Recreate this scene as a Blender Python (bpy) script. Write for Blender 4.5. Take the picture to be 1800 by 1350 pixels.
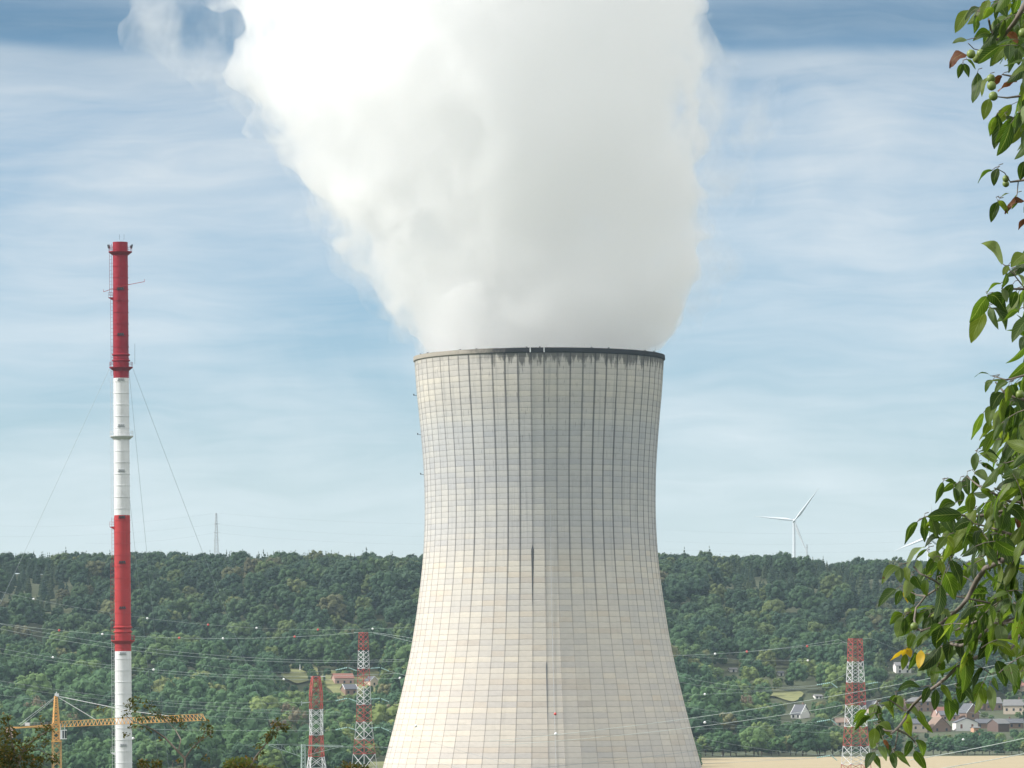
import bpy, bmesh, math, random
import numpy as np
from mathutils import Vector, Matrix, noise as mnoise

R_ = math.radians
for _o in list(bpy.data.objects):
    bpy.data.objects.remove(_o)
sc = bpy.context.scene
COL = sc.collection
rnd = random.Random(7)

# ------------------------------------------------------------------ camera
F = 8430.0          # focal length in pixels of an 1800 px wide picture
HY = 1235.0         # row of the horizon
CZ = 49.0           # height of the camera above the valley floor
ROLL = R_(0.4)
cam_d = bpy.data.cameras.new('camera')
cam = bpy.data.objects.new('camera', cam_d); COL.objects.link(cam)
cam.location = (0, 0, CZ)
cam_d.sensor_width = 36.0
cam_d.lens = F / 1800 * 36
cam_d.shift_x = 0.0
cam_d.clip_start = 0.5
cam_d.clip_end = 30000
cam.rotation_mode = 'QUATERNION'
cam.rotation_quaternion = (Matrix.Rotation(R_(90), 4, 'X') @ Matrix.Rotation(-ROLL, 4, 'Z')).to_quaternion()
# the shift is laid off along the rolled picture
cam_d.shift_y = (HY - 675.0) / 1800.0
sc.camera = cam

def P(px, py, D):
    """World point seen at pixel (px, py) of the 1800x1350 photograph at distance D."""
    dx, dy = px - 900.0, HY - py
    X = dx * math.cos(ROLL) + dy * math.sin(ROLL)
    Z = -dx * math.sin(ROLL) + dy * math.cos(ROLL)
    return Vector((X / F * D, D, CZ + Z / F * D))

def M2PX(v):
    X = v[0] / v[1] * F; Z = (v[2] - CZ) / v[1] * F
    return (900 + X * math.cos(ROLL) - Z * math.sin(ROLL), HY - (X * math.sin(ROLL) + Z * math.cos(ROLL)))

# ------------------------------------------------------------------ sky, sun, exposure
SUN_EL = R_(34)
SUN_AZ = R_(-95)      # measured from +Y (view direction) towards +X: the sun stands to the left
sun_dir = Vector((math.sin(SUN_AZ) * math.cos(SUN_EL), math.cos(SUN_AZ) * math.cos(SUN_EL), math.sin(SUN_EL)))
sl = bpy.data.lights.new('sun', 'SUN'); sl.energy = 3.55; sl.angle = R_(0.53); sl.color = (1.0, 0.965, 0.92)
so = bpy.data.objects.new('sun', sl); COL.objects.link(so)
so.rotation_mode = 'QUATERNION'; so.rotation_quaternion = sun_dir.to_track_quat('Z', 'Y')

w = bpy.data.worlds.new('World'); sc.world = w; w.use_nodes = True
nt = w.node_tree; nt.nodes.clear()
def N(nt, typ, **kw):
    n = nt.nodes.new(typ)
    for k, v in kw.items():
        setattr(n, k, v)
    return n
def mathn(nt, op, a, b=None, c=None, clamp=False):
    n = nt.nodes.new('ShaderNodeMath'); n.operation = op; n.use_clamp = clamp
    for i, v in enumerate((a, b, c)):
        if v is None: continue
        if isinstance(v, (int, float)): n.inputs[i].default_value = v
        else: nt.links.new(v, n.inputs[i])
    return n.outputs[0]
def mixc(nt, fac, a, b, mode='MIX'):
    n = nt.nodes.new('ShaderNodeMix'); n.data_type = 'RGBA'; n.blend_type = mode
    for sock, v in ((n.inputs[0], fac), (n.inputs[6], a), (n.inputs[7], b)):
        if isinstance(v, (int, float)): sock.default_value = v
        elif isinstance(v, tuple): sock.default_value = (*v[:3], 1)
        else: nt.links.new(v, sock)
    return n.outputs[2]
def ramp(nt, fac, stops, interp='LINEAR'):
    n = nt.nodes.new('ShaderNodeValToRGB'); cr = n.color_ramp; cr.interpolation = interp
    while len(cr.elements) > 1: cr.elements.remove(cr.elements[-1])
    for i, (p, c) in enumerate(stops):
        e = cr.elements[0] if i == 0 else cr.elements.new(p)
        e.position = p
        e.color = (c, c, c, 1) if isinstance(c, (int, float)) else (*c[:3], 1)
    nt.links.new(fac, n.inputs[0])
    return n.outputs[0]
def noise(nt, vec, scale, detail=3, rough=0.5, dist=0.0):
    n = nt.nodes.new('ShaderNodeTexNoise')
    n.inputs['Scale'].default_value = scale; n.inputs['Detail'].default_value = detail
    n.inputs['Roughness'].default_value = rough; n.inputs['Distortion'].default_value = dist
    if vec is not None: nt.links.new(vec, n.inputs['Vector'])
    return n.outputs['Fac']
def mapping(nt, vec, scale=(1, 1, 1), loc=(0, 0, 0), rot=(0, 0, 0)):
    n = nt.nodes.new('ShaderNodeMapping')
    n.inputs['Scale'].default_value = scale; n.inputs['Location'].default_value = loc; n.inputs['Rotation'].default_value = rot
    nt.links.new(vec, n.inputs['Vector'])
    return n.outputs[0]

CLOUD = 0.80
tc = N(nt, 'ShaderNodeTexCoord'); sep = N(nt, 'ShaderNodeSeparateXYZ'); nt.links.new(tc.outputs['Generated'], sep.inputs[0])
sky = N(nt, 'ShaderNodeTexSky'); sky.sky_type = 'NISHITA'; sky.sun_disc = False
sky.sun_elevation = SUN_EL; sky.sun_rotation = SUN_AZ; sky.altitude = 100
sky.air_density = 1.0; sky.dust_density = 0.6; sky.ozone_density = 2.0
# clouds: long flat streaks whose cover depends on the height above the horizon
el = sep.outputs['Z']
GEN = tc.outputs['Generated']
bend = noise(nt, mapping(nt, GEN, (14, 14, 14)), 1.0, 2, 0.5)
el2 = mathn(nt, 'MULTIPLY_ADD', mathn(nt, 'SUBTRACT', bend, 0.5), 0.010, el)
warp = N(nt, 'ShaderNodeCombineXYZ'); nt.links.new(mathn(nt, 'MULTIPLY', noise(nt, mapping(nt, GEN, (30, 30, 60)), 1.0, 2, 0.5), 0.008), warp.inputs['Z'])
gw = N(nt, 'ShaderNodeVectorMath'); gw.operation = 'ADD'; nt.links.new(GEN, gw.inputs[0]); nt.links.new(warp.outputs[0], gw.inputs[1])
n_big = noise(nt, mapping(nt, gw.outputs[0], (10, 10, 34), rot=(0, R_(2.5), 0)), 1.0, 6, 0.55, 0.7)
n_fin = noise(nt, mapping(nt, gw.outputs[0], (24, 24, 250), rot=(0, R_(-2.0), 0)), 1.0, 7, 0.6, 0.5)
cover = ramp(nt, mathn(nt, 'DIVIDE', el2, 0.16, clamp=True), [
    (0.0, 0.60), (0.20, 0.50), (0.33, 0.36), (0.42, 0.34), (0.52, 0.42), (0.66, 0.52), (0.78, 0.56), (0.825, 0.58), (0.850, 0.12), (0.88, 0.15), (0.93, 0.36), (1.0, 0.6)], 'EASE')
st = mathn(nt, 'ADD', mathn(nt, 'MULTIPLY', mathn(nt, 'SUBTRACT', n_big, 0.5), 1.7), mathn(nt, 'MULTIPLY', mathn(nt, 'SUBTRACT', n_fin, 0.5), 0.85))
fac = mathn(nt, 'ADD', cover, mathn(nt, 'MULTIPLY', st, ramp(nt, mathn(nt, 'DIVIDE', el, 0.16, clamp=True), [(0, 0.1), (0.2, 0.3), (0.35, 0.85), (0.80, 1.0), (0.85, 0.4), (1.0, 0.6)])), clamp=True)
# the air itself, brighter and bluer than the raw low sky
bluec = mixc(nt, 1.0, sky.outputs[0], ramp(nt, mathn(nt, 'DIVIDE', el, 0.2, clamp=True), [(0.0, (0.56, 0.63, 0.74)), (0.35, (0.46, 0.55, 0.67)), (0.62, (0.34, 0.45, 0.56)), (0.70, (0.22, 0.32, 0.40)), (1.0, (0.33, 0.42, 0.52))]), 'MULTIPLY')
cloudc = ramp(nt, mathn(nt, 'DIVIDE', el, 1.0, clamp=True), [(0.0, (5.75, 6.2, 6.3)), (0.08, (4.95, 5.35, 5.6)), (0.14, (3.9, 4.35, 4.7)), (0.20, (6.2, 6.5, 6.8)), (0.3, (8.0, 8.0, 8.0)), (1.0, (8.0, 8.0, 8.0))])
# colour ramps clamp at 1, so the cloud radiance is scaled after the ramp
for n in nt.nodes:
    if n.bl_idname == 'ShaderNodeValToRGB':
        for e in n.color_ramp.elements:
            if max(e.color[:3]) > 1.001:
                e.color = tuple(c / 8.0 for c in e.color[:3]) + (1,)
cl8 = N(nt, 'ShaderNodeVectorMath'); cl8.operation = 'SCALE'; cl8.inputs['Scale'].default_value = 8.0 * CLOUD
nt.links.new(cloudc, cl8.inputs[0])
fac = mathn(nt, 'ADD', fac, ramp(nt, el, [(0.17, 0.0), (0.30, 0.95)]), clamp=True)
gp_ = N(nt, 'ShaderNodeVectorMath'); gp_.operation = 'DISTANCE'; nt.links.new(mapping(nt, gw.outputs[0], (1, 0, 2.2)), gp_.inputs[0]); gp_.inputs[1].default_value = (-0.040, 0, 0.080 * 2.2)
fac = mathn(nt, 'SUBTRACT', fac, ramp(nt, gp_.outputs['Value'], [(0.0, 0.32), (0.035, 0.0)], 'EASE'), clamp=True)
allc = mixc(nt, fac, bluec, cl8.outputs[0])
bg = N(nt, 'ShaderNodeBackground'); bg.inputs['Strength'].default_value = 0.15
nt.links.new(allc, bg.inputs['Color'])
wo = N(nt, 'ShaderNodeOutputWorld'); nt.links.new(bg.outputs[0], wo.inputs['Surface'])

sc.view_settings.view_transform = 'Standard'; sc.view_settings.look = 'None'
sc.view_settings.exposure = 0.42; sc.view_settings.gamma = 1.0
sc.render.engine = 'CYCLES'
cy = sc.cycles
cy.max_bounces = 28; cy.diffuse_bounces = 2; cy.glossy_bounces = 2; cy.transmission_bounces = 3
cy.volume_bounces = 24; cy.transparent_max_bounces = 8
cy.caustics_reflective = False; cy.caustics_refractive = False
cy.use_denoising = True
cy.sample_clamp_indirect = 6.0

HAZE = 0.000036
# ------------------------------------------------------------------ object helpers
def tag(o, label=None, cat=None, group=None, kind=None):
    if label: o['label'] = label
    if cat: o['category'] = cat
    if group: o['group'] = group
    if kind: o['kind'] = kind
    return o
def empty(name, loc, rz=0.0):
    o = bpy.data.objects.new(name, None); COL.objects.link(o)
    o.location = loc; o.rotation_euler = (0, 0, rz); o.empty_display_size = 0.5
    return o
def link(name, me, parent=None, world=False):
    o = bpy.data.objects.new(name, me); COL.objects.link(o)
    if parent is not None:
        o.parent = parent
        if world:   # the mesh was given in world coordinates
            o.matrix_parent_inverse = (Matrix.Translation(parent.location) @ Matrix.Rotation(parent.rotation_euler.z, 4, 'Z')).inverted()
    return o

class MB:
    """Collects verts / faces / material index, builds one mesh."""
    def __init__(s): s.v = []; s.f = []; s.m = []; s.uv = None
    def add(s, vs, fs, mi=0):
        b = len(s.v); s.v.extend([tuple(v) for v in vs])
        for f in fs: s.f.append(tuple(b + i for i in f)); s.m.append(mi)
    def box(s, c, size, mi=0, rz=0.0, mat=None):
        hx, hy, hz = [a / 2 for a in size]
        pts = [Vector((x, y, z)) for z in (-hz, hz) for y in (-hy, hy) for x in (-hx, hx)]
        if mat is None: mat = Matrix.Rotation(rz, 3, 'Z')
        pts = [mat @ p + Vector(c) for p in pts]
        s.add(pts, [(0, 2, 3, 1), (4, 5, 7, 6), (0, 1, 5, 4), (2, 6, 7, 3), (0, 4, 6, 2), (1, 3, 7, 5)], mi)
    def bar(s, a, b, w_, mi=0, n=4, w2=None, caps=True):
        a = Vector(a); b = Vector(b); d = b - a
        if d.length < 1e-6: return
        q = d.to_track_quat('Z', 'Y'); r0 = w_ / 2; r1 = (w2 if w2 is not None else w_) / 2
        off = math.pi / n
        vs = [a + q @ Vector((math.cos(2 * math.pi * i / n + off) * r0, math.sin(2 * math.pi * i / n + off) * r0, 0)) for i in range(n)]
        vs += [b + q @ Vector((math.cos(2 * math.pi * i / n + off) * r1, math.sin(2 * math.pi * i / n + off) * r1, 0)) for i in range(n)]
        fs = [(i, (i + 1) % n, n + (i + 1) % n, n + i) for i in range(n)]
        if caps: fs += [tuple(range(n - 1, -1, -1)), tuple(range(n, 2 * n))]
        s.add(vs, fs, mi)
    def tube(s, pts, rads, mi=0, n=5):
        pts = [Vector(p) for p in pts]; b = len(s.v); L = len(pts)
        for i, p in enumerate(pts):
            d = (pts[min(i + 1, L - 1)] - pts[max(i - 1, 0)]).normalized()
            u = d.cross(Vector((0, 0, 1)))
            if u.length < 0.05: u = d.cross(Vector((0, 1, 0)))
            u.normalize(); v = d.cross(u)
            r = rads[i] if hasattr(rads, '__len__') else rads
            for k in range(n):
                a = 2 * math.pi * k / n
                s.v.append(tuple(p + u * (math.cos(a) * r) + v * (math.sin(a) * r)))
        for i in range(L - 1):
            for k in range(n):
                s.f.append((b + i * n + k, b + i * n + (k + 1) % n, b + (i + 1) * n + (k + 1) % n, b + (i + 1) * n + k)); s.m.append(mi)
        s.f.append(tuple(b + k for k in range(n))); s.m.append(mi)
        s.f.append(tuple(b + (L - 1) * n + k for k in range(n - 1, -1, -1))); s.m.append(mi)
    def lathe(s, prof, c=(0, 0, 0), n=24, mi=0):
        b = len(s.v); c = Vector(c)
        for r, z in prof:
            for k in range(n):
                a = 2 * math.pi * k / n
                s.v.append((c.x + math.cos(a) * r, c.y + math.sin(a) * r, c.z + z))
        for i in range(len(prof) - 1):
            for k in range(n):
                s.f.append((b + i * n + k, b + i * n + (k + 1) % n, b + (i + 1) * n + (k + 1) % n, b + (i + 1) * n + k)); s.m.append(mi)
    def mesh(s, name, mats, smooth=False):
        me = bpy.data.meshes.new(name); me.from_pydata(s.v, [], s.f)
        for m in (mats if isinstance(mats, (list, tuple)) else [mats]): me.materials.append(m)
        me.polygons.foreach_set('material_index', s.m)
        if smooth: me.polygons.foreach_set('use_smooth', [True] * len(s.f))
        me.update(); return me
    def build(s, name, mats, parent=None, smooth=False, world=False):
        return link(name, s.mesh(name, mats, smooth), parent, world)

def mat_new(name):
    m = bpy.data.materials.new(name); m.use_nodes = True
    b = m.node_tree.nodes['Principled BSDF']
    return m, m.node_tree, b
def simple(name, col, rough=0.6, metal=0.0, var=0.15, scale=1.5, spec=0.4):
    m, t, b = mat_new(name)
    tcn = N(t, 'ShaderNodeTexCoord')
    nf = noise(t, tcn.outputs['Object'], scale, 5, 0.6)
    c = mixc(t, nf, tuple(x * (1 - var) for x in col), tuple(min(1, x * (1 + var)) for x in col))
    t.links.new(c, b.inputs['Base Color'])
    b.inputs['Roughness'].default_value = rough; b.inputs['Metallic'].default_value = metal
    b.inputs['Specular IOR Level'].default_value = spec
    return m

# ------------------------------------------------------------------ ground
GY = [-400, 0, 12, 30, 80, 200, 300, 1600, 1740, 2080, 2250, 2350, 2500, 2650, 2780, 2880, 3000, 5000, 9000]
GZ = [60, 47.3, 45.5, 41, 28, 6, 0, 0, 22, 25.5, 36, 45, 68, 95, 115, 125.5, 127.5, 132, 140]
def gz(x, y):
    z = float(np.interp(y, GY, GZ))
    t = min(max((y - 2200) / 500, 0), 1)
    z += t * (5.0 * mnoise.noise(Vector((x / 200, y / 200, 1.3))) + 2.0 * mnoise.noise(Vector((x / 70, y / 90, 4.3))))
    t2 = min(max((y - 2500) / 350, 0), 1)
    z -= t2 * (x * 0.012 + 1.2 * math.sin(x / 90.0 + 0.6))
    # a low wooded spur on the left slope, with a fold behind it; a shallow fold on the right
    if x < 60:
        s = min(max((60 - x) / 150, 0), 1)
        z += s * (8.0 * math.exp(-((y - 2440) / 50) ** 2) - 8.0 * math.exp(-((y - 2560) / 50) ** 2))
    else:
        s = min(max((x - 60) / 150, 0), 1)
        z -= s * 6.0 * math.exp(-((y - 2560) / 60) ** 2)
    return z

m_ground, t, b = mat_new('forest_floor')
tcn = N(t, 'ShaderNodeTexCoord')
c = mixc(t, noise(t, tcn.outputs['Object'], 0.03, 6, 0.6), (0.035, 0.05, 0.022), (0.085, 0.10, 0.04))
t.links.new(c, b.inputs['Base Color']); b.inputs['Roughness'].default_value = 0.95
def sheet(name, xs, ys, fz, mat, lift=0.0):
    v = []; f = []
    nx = len(xs)
    for y in ys:
        for x in xs: v.append((x, y, fz(x, y) + lift))
    for j in range(len(ys) - 1):
        for i in range(nx - 1): f.append((j * nx + i, j * nx + i + 1, (j + 1) * nx + i + 1, (j + 1) * nx + i))
    me = bpy.data.meshes.new(name); me.from_pydata(v, [], f); me.materials.append(mat)
    me.polygons.foreach_set('use_smooth', [True] * len(f)); me.update()
    return link(name, me)
gys = sorted(set([-400, -200, -50] + list(range(0, 330, 10)) + list(range(330, 1600, 100)) + list(range(1600, 4000, 20)) + list(range(4000, 9001, 200))))
gxs = sorted(set(list(range(-4000, -600, 200)) + list(range(-600, 601, 20)) + list(range(600, 4001, 200))))
tag(sheet('ground', gxs, gys, gz, m_ground), kind='structure')

def patch(name, px0, px1, D0, D1, mat, nx=40, ny=14, lift=0.25, wob=6.0, oval=False):
    """a piece of open land draped on the terrain, with an uneven outline"""
    v = []; f = []
    for j in range(ny + 1):
        y = D0 + (D1 - D0) * j / ny
        for i in range(nx + 1):
            x = ((px0 + (px1 - px0) * i / nx) - 900) / F * y
            if oval:
                u_ = abs(2 * i / nx - 1); y = (D0 + D1) / 2 + (D1 - D0) * (j / ny - .5) * math.sqrt(max(0.02, 1 - u_ ** 2.6)) + 14 * mnoise.noise(Vector((x / 9, 9.0, 0)))
            yy = y + (mnoise.noise(Vector((x / 30, 3.1, 0))) * wob if j in (0, ny) else 0)
            v.append((x, yy, gz(x, yy) + lift))
    for j in range(ny):
        for i in range(nx): f.append((j * (nx + 1) + i, j * (nx + 1) + i + 1, (j + 1) * (nx + 1) + i + 1, (j + 1) * (nx + 1) + i))
    me = bpy.data.meshes.new(name); me.from_pydata(v, [], f); me.materials.append(mat); me.update()
    return tag(link(name, me), kind='structure')
def landmat(name, c0, c1, sx=0.02, sy=0.4):
    m, t, b = mat_new(name); tcn = N(t, 'ShaderNodeTexCoord')
    a = noise(t, mapping(t, tcn.outputs['Object'], (sx, sy, 1)), 1.0, 6, 0.65)
    d = noise(t, tcn.outputs['Object'], 0.5, 4, 0.7)
    c = mixc(t, ramp(t, mathn(t, 'MULTIPLY_ADD', d, 0.4, mathn(t, 'MULTIPLY', a, 0.7)), [(0.35, 0.0), (0.75, 1.0)]), c0, c1)
    t.links.new(c, b.inputs['Base Color']); b.inputs['Roughness'].default_value = 0.95
    return m
m_straw = landmat('stubble', (0.27, 0.22, 0.12), (0.44, 0.36, 0.22))
m_meadow = landmat('meadow_grass', (0.13, 0.15, 0.055), (0.27, 0.27, 0.11), 0.08, 0.15)
def ground_hit(px, py, D0=1650, D1=3000):
    """distance at which the terrain is seen at that pixel"""
    D = D0
    while D < D1:
        x = (px - 900) / F * D
        if M2PX((x, D, gz(x, D)))[1] <= py: return D
        D += 4
    return D1
patch('stubble_field', 1140, 1960, 1760, 2022, m_straw)
patch('grass_field', 640, 760, 1790, 1990, m_meadow)
patch('meadow', 494, 560, ground_hit(525, 1210), ground_hit(525, 1172), m_meadow, lift=0.9, wob=4, oval=True)
patch('meadow', 562, 700, ground_hit(620, 1226), ground_hit(620, 1182), m_meadow, lift=0.6, wob=4, oval=True)
patch('meadow', 1350, 1412, ground_hit(1380, 1236), ground_hit(1380, 1218), m_meadow, lift=0.9, wob=6, oval=True)

# ------------------------------------------------------------------ cooling tower
TD = 1540.0
tc_c = P(952, HY, TD); TX = tc_c.x
MPP = TD / F
prof_px = [(633, 219), (660, 217.2), (691, 215), (730, 211.3), (774, 207.5), (825, 204), (880, 202.6), (920, 203), (960, 205), (1000, 208.3), (1050, 214.5), (1100, 221.8), (1150, 230.5), (1217, 245.5), (1283, 262), (1350, 280)]
zs_ = [CZ + (HY - y) * MPP for y, _ in prof_px][::-1]
rs_ = [h * MPP for _, h in prof_px][::-1]
# down to the legs
zs_ = [9.0] + zs_; rs_ = [rs_[0] + (zs_[1] - 9.0) * 0.262] + rs_
Z_RIM = zs_[-1]
def tower_r(z):
    # smooth interpolation (Catmull-Rom on the samples)
    i = int(np.searchsorted(zs_, z)) - 1
    i = min(max(i, 0), len(zs_) - 2)
    z0, z1 = zs_[i], zs_[i + 1]; t = (z - z0) / (z1 - z0)
    def slope(k):
        if k <= 0: return (rs_[1] - rs_[0]) / (zs_[1] - zs_[0])
        if k >= len(zs_) - 1: return (rs_[-1] - rs_[-2]) / (zs_[-1] - zs_[-2])
        return (rs_[k + 1] - rs_[k - 1]) / (zs_[k + 1] - zs_[k - 1])
    h = z1 - z0; m0, m1 = slope(i) * h, slope(i + 1) * h
    return (2 * t**3 - 3 * t**2 + 1) * rs_[i] + (t**3 - 2 * t**2 + t) * m0 + (-2 * t**3 + 3 * t**2) * rs_[i + 1] + (t**3 - t**2) * m1

PH0_ = math.asin((893 - 950) / 205.0)
m_conc, t, b = mat_new('weathered_concrete')
uv = N(t, 'ShaderNodeUVMap'); uv.uv_map = 'UVMap'
s_ = N(t, 'ShaderNodeSeparateXYZ'); t.links.new(uv.outputs[0], s_.inputs[0])
U, V = s_.outputs['X'], s_.outputs['Y']          # U: panel number around, V: lift number counted down from the rim
fu = mathn(t, 'FRACT', U); fv = mathn(t, 'FRACT', V)
iu = mathn(t, 'FLOOR', U); iv = mathn(t, 'FLOOR', V)
cmb = N(t, 'ShaderNodeCombineXYZ'); t.links.new(iu, cmb.inputs[0]); t.links.new(iv, cmb.inputs[1])
wn = N(t, 'ShaderNodeTexWhiteNoise'); wn.noise_dimensions = '3D'; t.links.new(cmb.outputs[0], wn.inputs['Vector'])
cmb2 = N(t, 'ShaderNodeCombineXYZ'); t.links.new(iv, cmb2.inputs[1])
wn2 = N(t, 'ShaderNodeTexWhiteNoise'); wn2.noise_dimensions = '3D'; t.links.new(cmb2.outputs[0], wn2.inputs['Vector'])
Vn = mathn(t, 'DIVIDE', V, 76.0, clamp=True)     # 0 rim .. 1 foot of the picture
base = ramp(t, Vn, [(0.0, (0.532, 0.508, 0.466)), (0.12, (0.513, 0.497, 0.462)), (0.17, (0.467, 0.472, 0.473)), (0.30, (0.472, 0.472, 0.470)), (0.42, (0.511, 0.503, 0.492)), (0.47, (0.573, 0.545, 0.502)), (0.60, (0.592, 0.556, 0.506)), (0.80, (0.613, 0.564, 0.508)), (1.0, (0.590, 0.546, 0.496))])
cl = mixc(t, ramp(t, wn.outputs['Value'], [(0.0, 0.0), (1.0, 1.0)]), (0.93, 0.935, 0.95), (1.06, 1.045, 1.01))
base = mixc(t, 1.0, base, cl, 'MULTIPLY')
cl2 = mixc(t, wn2.outputs['Value'], (0.95, 0.95, 0.96), (1.05, 1.04, 1.01))
base = mixc(t, 1.0, base, cl2, 'MULTIPLY')
# a few warm coloured lifts, in groups of neighbouring panels
grp = noise(t, mapping(t, cmb.outputs[0], (0.33, 0.9, 1), (3.1, 0.4, 0)), 1.0, 0, 0.5)
warm = mathn(t, 'MULTIPLY', ramp(t, grp, [(0.60, 0.0), (0.64, 1.0)], 'LINEAR'), ramp(t, Vn, [(0.40, 0.0), (0.5, 1.0)]))
base = mixc(t, mathn(t, 'MULTIPLY', warm, 0.22), base, (0.55, 0.42, 0.29))
# mottling
mott = noise(t, mapping(t, uv.outputs[0], (2.2, 1.6, 1)), 1.0, 6, 0.7)
base = mixc(t, 1.0, base, mixc(t, mott, (0.86, 0.86, 0.86), (1.13, 1.13, 1.13)), 'MULTIPLY')
patch_n = noise(t, mapping(t, uv.outputs[0], (0.16, 0.05, 1)), 1.0, 3, 0.5)
base = mixc(t, 1.0, base, mixc(t, patch_n, (0.88, 0.90, 0.93), (1.09, 1.07, 1.03)), 'MULTIPLY')
# lower half of every lift a little darker in the upper shell
low_half = mathn(t, 'MULTIPLY', ramp(t, fv, [(0.0, 0.1), (0.12, 0.0), (0.5, 0.25), (1.0, 1.0)]), ramp(t, Vn, [(0.0, 0.9), (0.45, 0.7), (0.55, 0.2), (1.0, 0.25)]))
bn = noise(t, mapping(t, uv.outputs[0], (1.4, 1.0, 1), (9, 0, 0)), 1.0, 3, 0.6)
base = mixc(t, mathn(t, 'MULTIPLY', mathn(t, 'MULTIPLY', low_half, 0.26), ramp(t, bn, [(0.3, 0.2), (0.7, 1.0)])), base, (0.19, 0.195, 0.20))
# horizontal joints
wob = mathn(t, 'MULTIPLY', mathn(t, 'SUBTRACT', noise(t, mapping(t, uv.outputs[0], (2.0, 0.7, 1)), 1.0, 2, 0.5), 0.5), 0.16)
fvw = mathn(t, 'FRACT', mathn(t, 'ADD', V, wob))
dj = mathn(t, 'MINIMUM', fvw, mathn(t, 'SUBTRACT', 1.0, fvw))
jline = ramp(t, dj, [(0.0, 1.0), (0.055, 0.75), (0.11, 0.0)])
jn = noise(t, mapping(t, uv.outputs[0], (0.8, 0.5, 1), (4, 7, 0)), 1.0, 3, 0.6)
base = mixc(t, mathn(t, 'MULTIPLY', jline, ramp(t, jn, [(0.3, 0.10), (0.7, 0.40)])), base, (0.135, 0.12, 0.10))
# dark runs down the ribs, strongest in the upper two thirds
du = mathn(t, 'MINIMUM', fu, mathn(t, 'SUBTRACT', 1.0, fu))
rn = noise(t, mapping(t, uv.outputs[0], (0.5, 0.045, 1), (2, 0, 0)), 1.0, 3, 0.6)
rw = mathn(t, 'MULTIPLY_ADD', mathn(t, 'MULTIPLY', rn, ramp(t, Vn, [(0.0, 1.0), (0.55, 0.85), (0.68, 0.28), (1.0, 0.2)])), 0.15, 0.016)
rl = mathn(t, 'SUBTRACT', 1.0, mathn(t, 'DIVIDE', du, rw), clamp=True)
rl = mathn(t, 'POWER', rl, 0.5)
ridx = mathn(t, 'ROUND', U); rcb = N(t, 'ShaderNodeCombineXYZ'); t.links.new(ridx, rcb.inputs[0]); rwn = N(t, 'ShaderNodeTexWhiteNoise'); rwn.noise_dimensions = '3D'; t.links.new(rcb.outputs[0], rwn.inputs['Vector'])
rvar = mathn(t, 'MULTIPLY_ADD', rwn.outputs['Value'], 0.6, 0.5, clamp=True)
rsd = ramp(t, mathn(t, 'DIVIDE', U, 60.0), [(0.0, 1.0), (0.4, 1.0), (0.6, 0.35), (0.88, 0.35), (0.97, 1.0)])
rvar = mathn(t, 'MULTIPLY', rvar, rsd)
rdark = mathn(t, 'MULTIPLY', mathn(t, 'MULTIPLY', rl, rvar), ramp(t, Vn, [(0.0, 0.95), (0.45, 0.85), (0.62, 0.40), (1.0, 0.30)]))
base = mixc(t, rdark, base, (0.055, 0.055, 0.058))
# short vertical weep stains inside the panels, near the top
stn = noise(t, mapping(t, uv.outputs[0], (9.0, 0.42, 1), (0.3, 0, 0)), 1.0, 3, 0.55)
stm = mathn(t, 'MULTIPLY', ramp(t, stn, [(0.63, 0.0), (0.70, 1.0)]), ramp(t, Vn, [(0.0, 0.75), (0.16, 0.65), (0.3, 0.25), (0.45, 0.10), (0.5, 0.0)]))
base = mixc(t, mathn(t, 'MULTIPLY', stm, 0.85), base, (0.07, 0.07, 0.075))
lsn = noise(t, mapping(t, uv.outputs[0], (3.2, 0.05, 1), (7.7, 0, 0)), 1.0, 4, 0.6)
lsm = mathn(t, 'MULTIPLY', ramp(t, lsn, [(0.55, 0.0), (0.72, 1.0)]), ramp(t, Vn, [(0.0, 0.55), (0.35, 0.5), (0.6, 0.15), (1.0, 0.1)]))
base = mixc(t, mathn(t, 'MULTIPLY', lsm, 0.6), base, (0.14, 0.145, 0.15))
# black crust under the rim
crn = noise(t, mapping(t, uv.outputs[0], (2.6, 0.16, 1), (5, 3, 0)), 1.0, 6, 0.7)
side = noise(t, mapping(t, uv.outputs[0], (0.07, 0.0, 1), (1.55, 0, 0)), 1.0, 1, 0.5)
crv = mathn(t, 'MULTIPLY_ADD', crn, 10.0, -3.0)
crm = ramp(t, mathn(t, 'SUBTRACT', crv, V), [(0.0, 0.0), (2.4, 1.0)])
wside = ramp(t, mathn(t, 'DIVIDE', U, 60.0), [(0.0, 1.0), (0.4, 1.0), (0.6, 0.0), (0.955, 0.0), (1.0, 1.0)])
base = mixc(t, mathn(t, 'MULTIPLY', mathn(t, 'MULTIPLY', crm, mathn(t, 'MULTIPLY_ADD', wside, 0.88, 0.12)), 0.8), base, (0.06, 0.058, 0.055))
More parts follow.
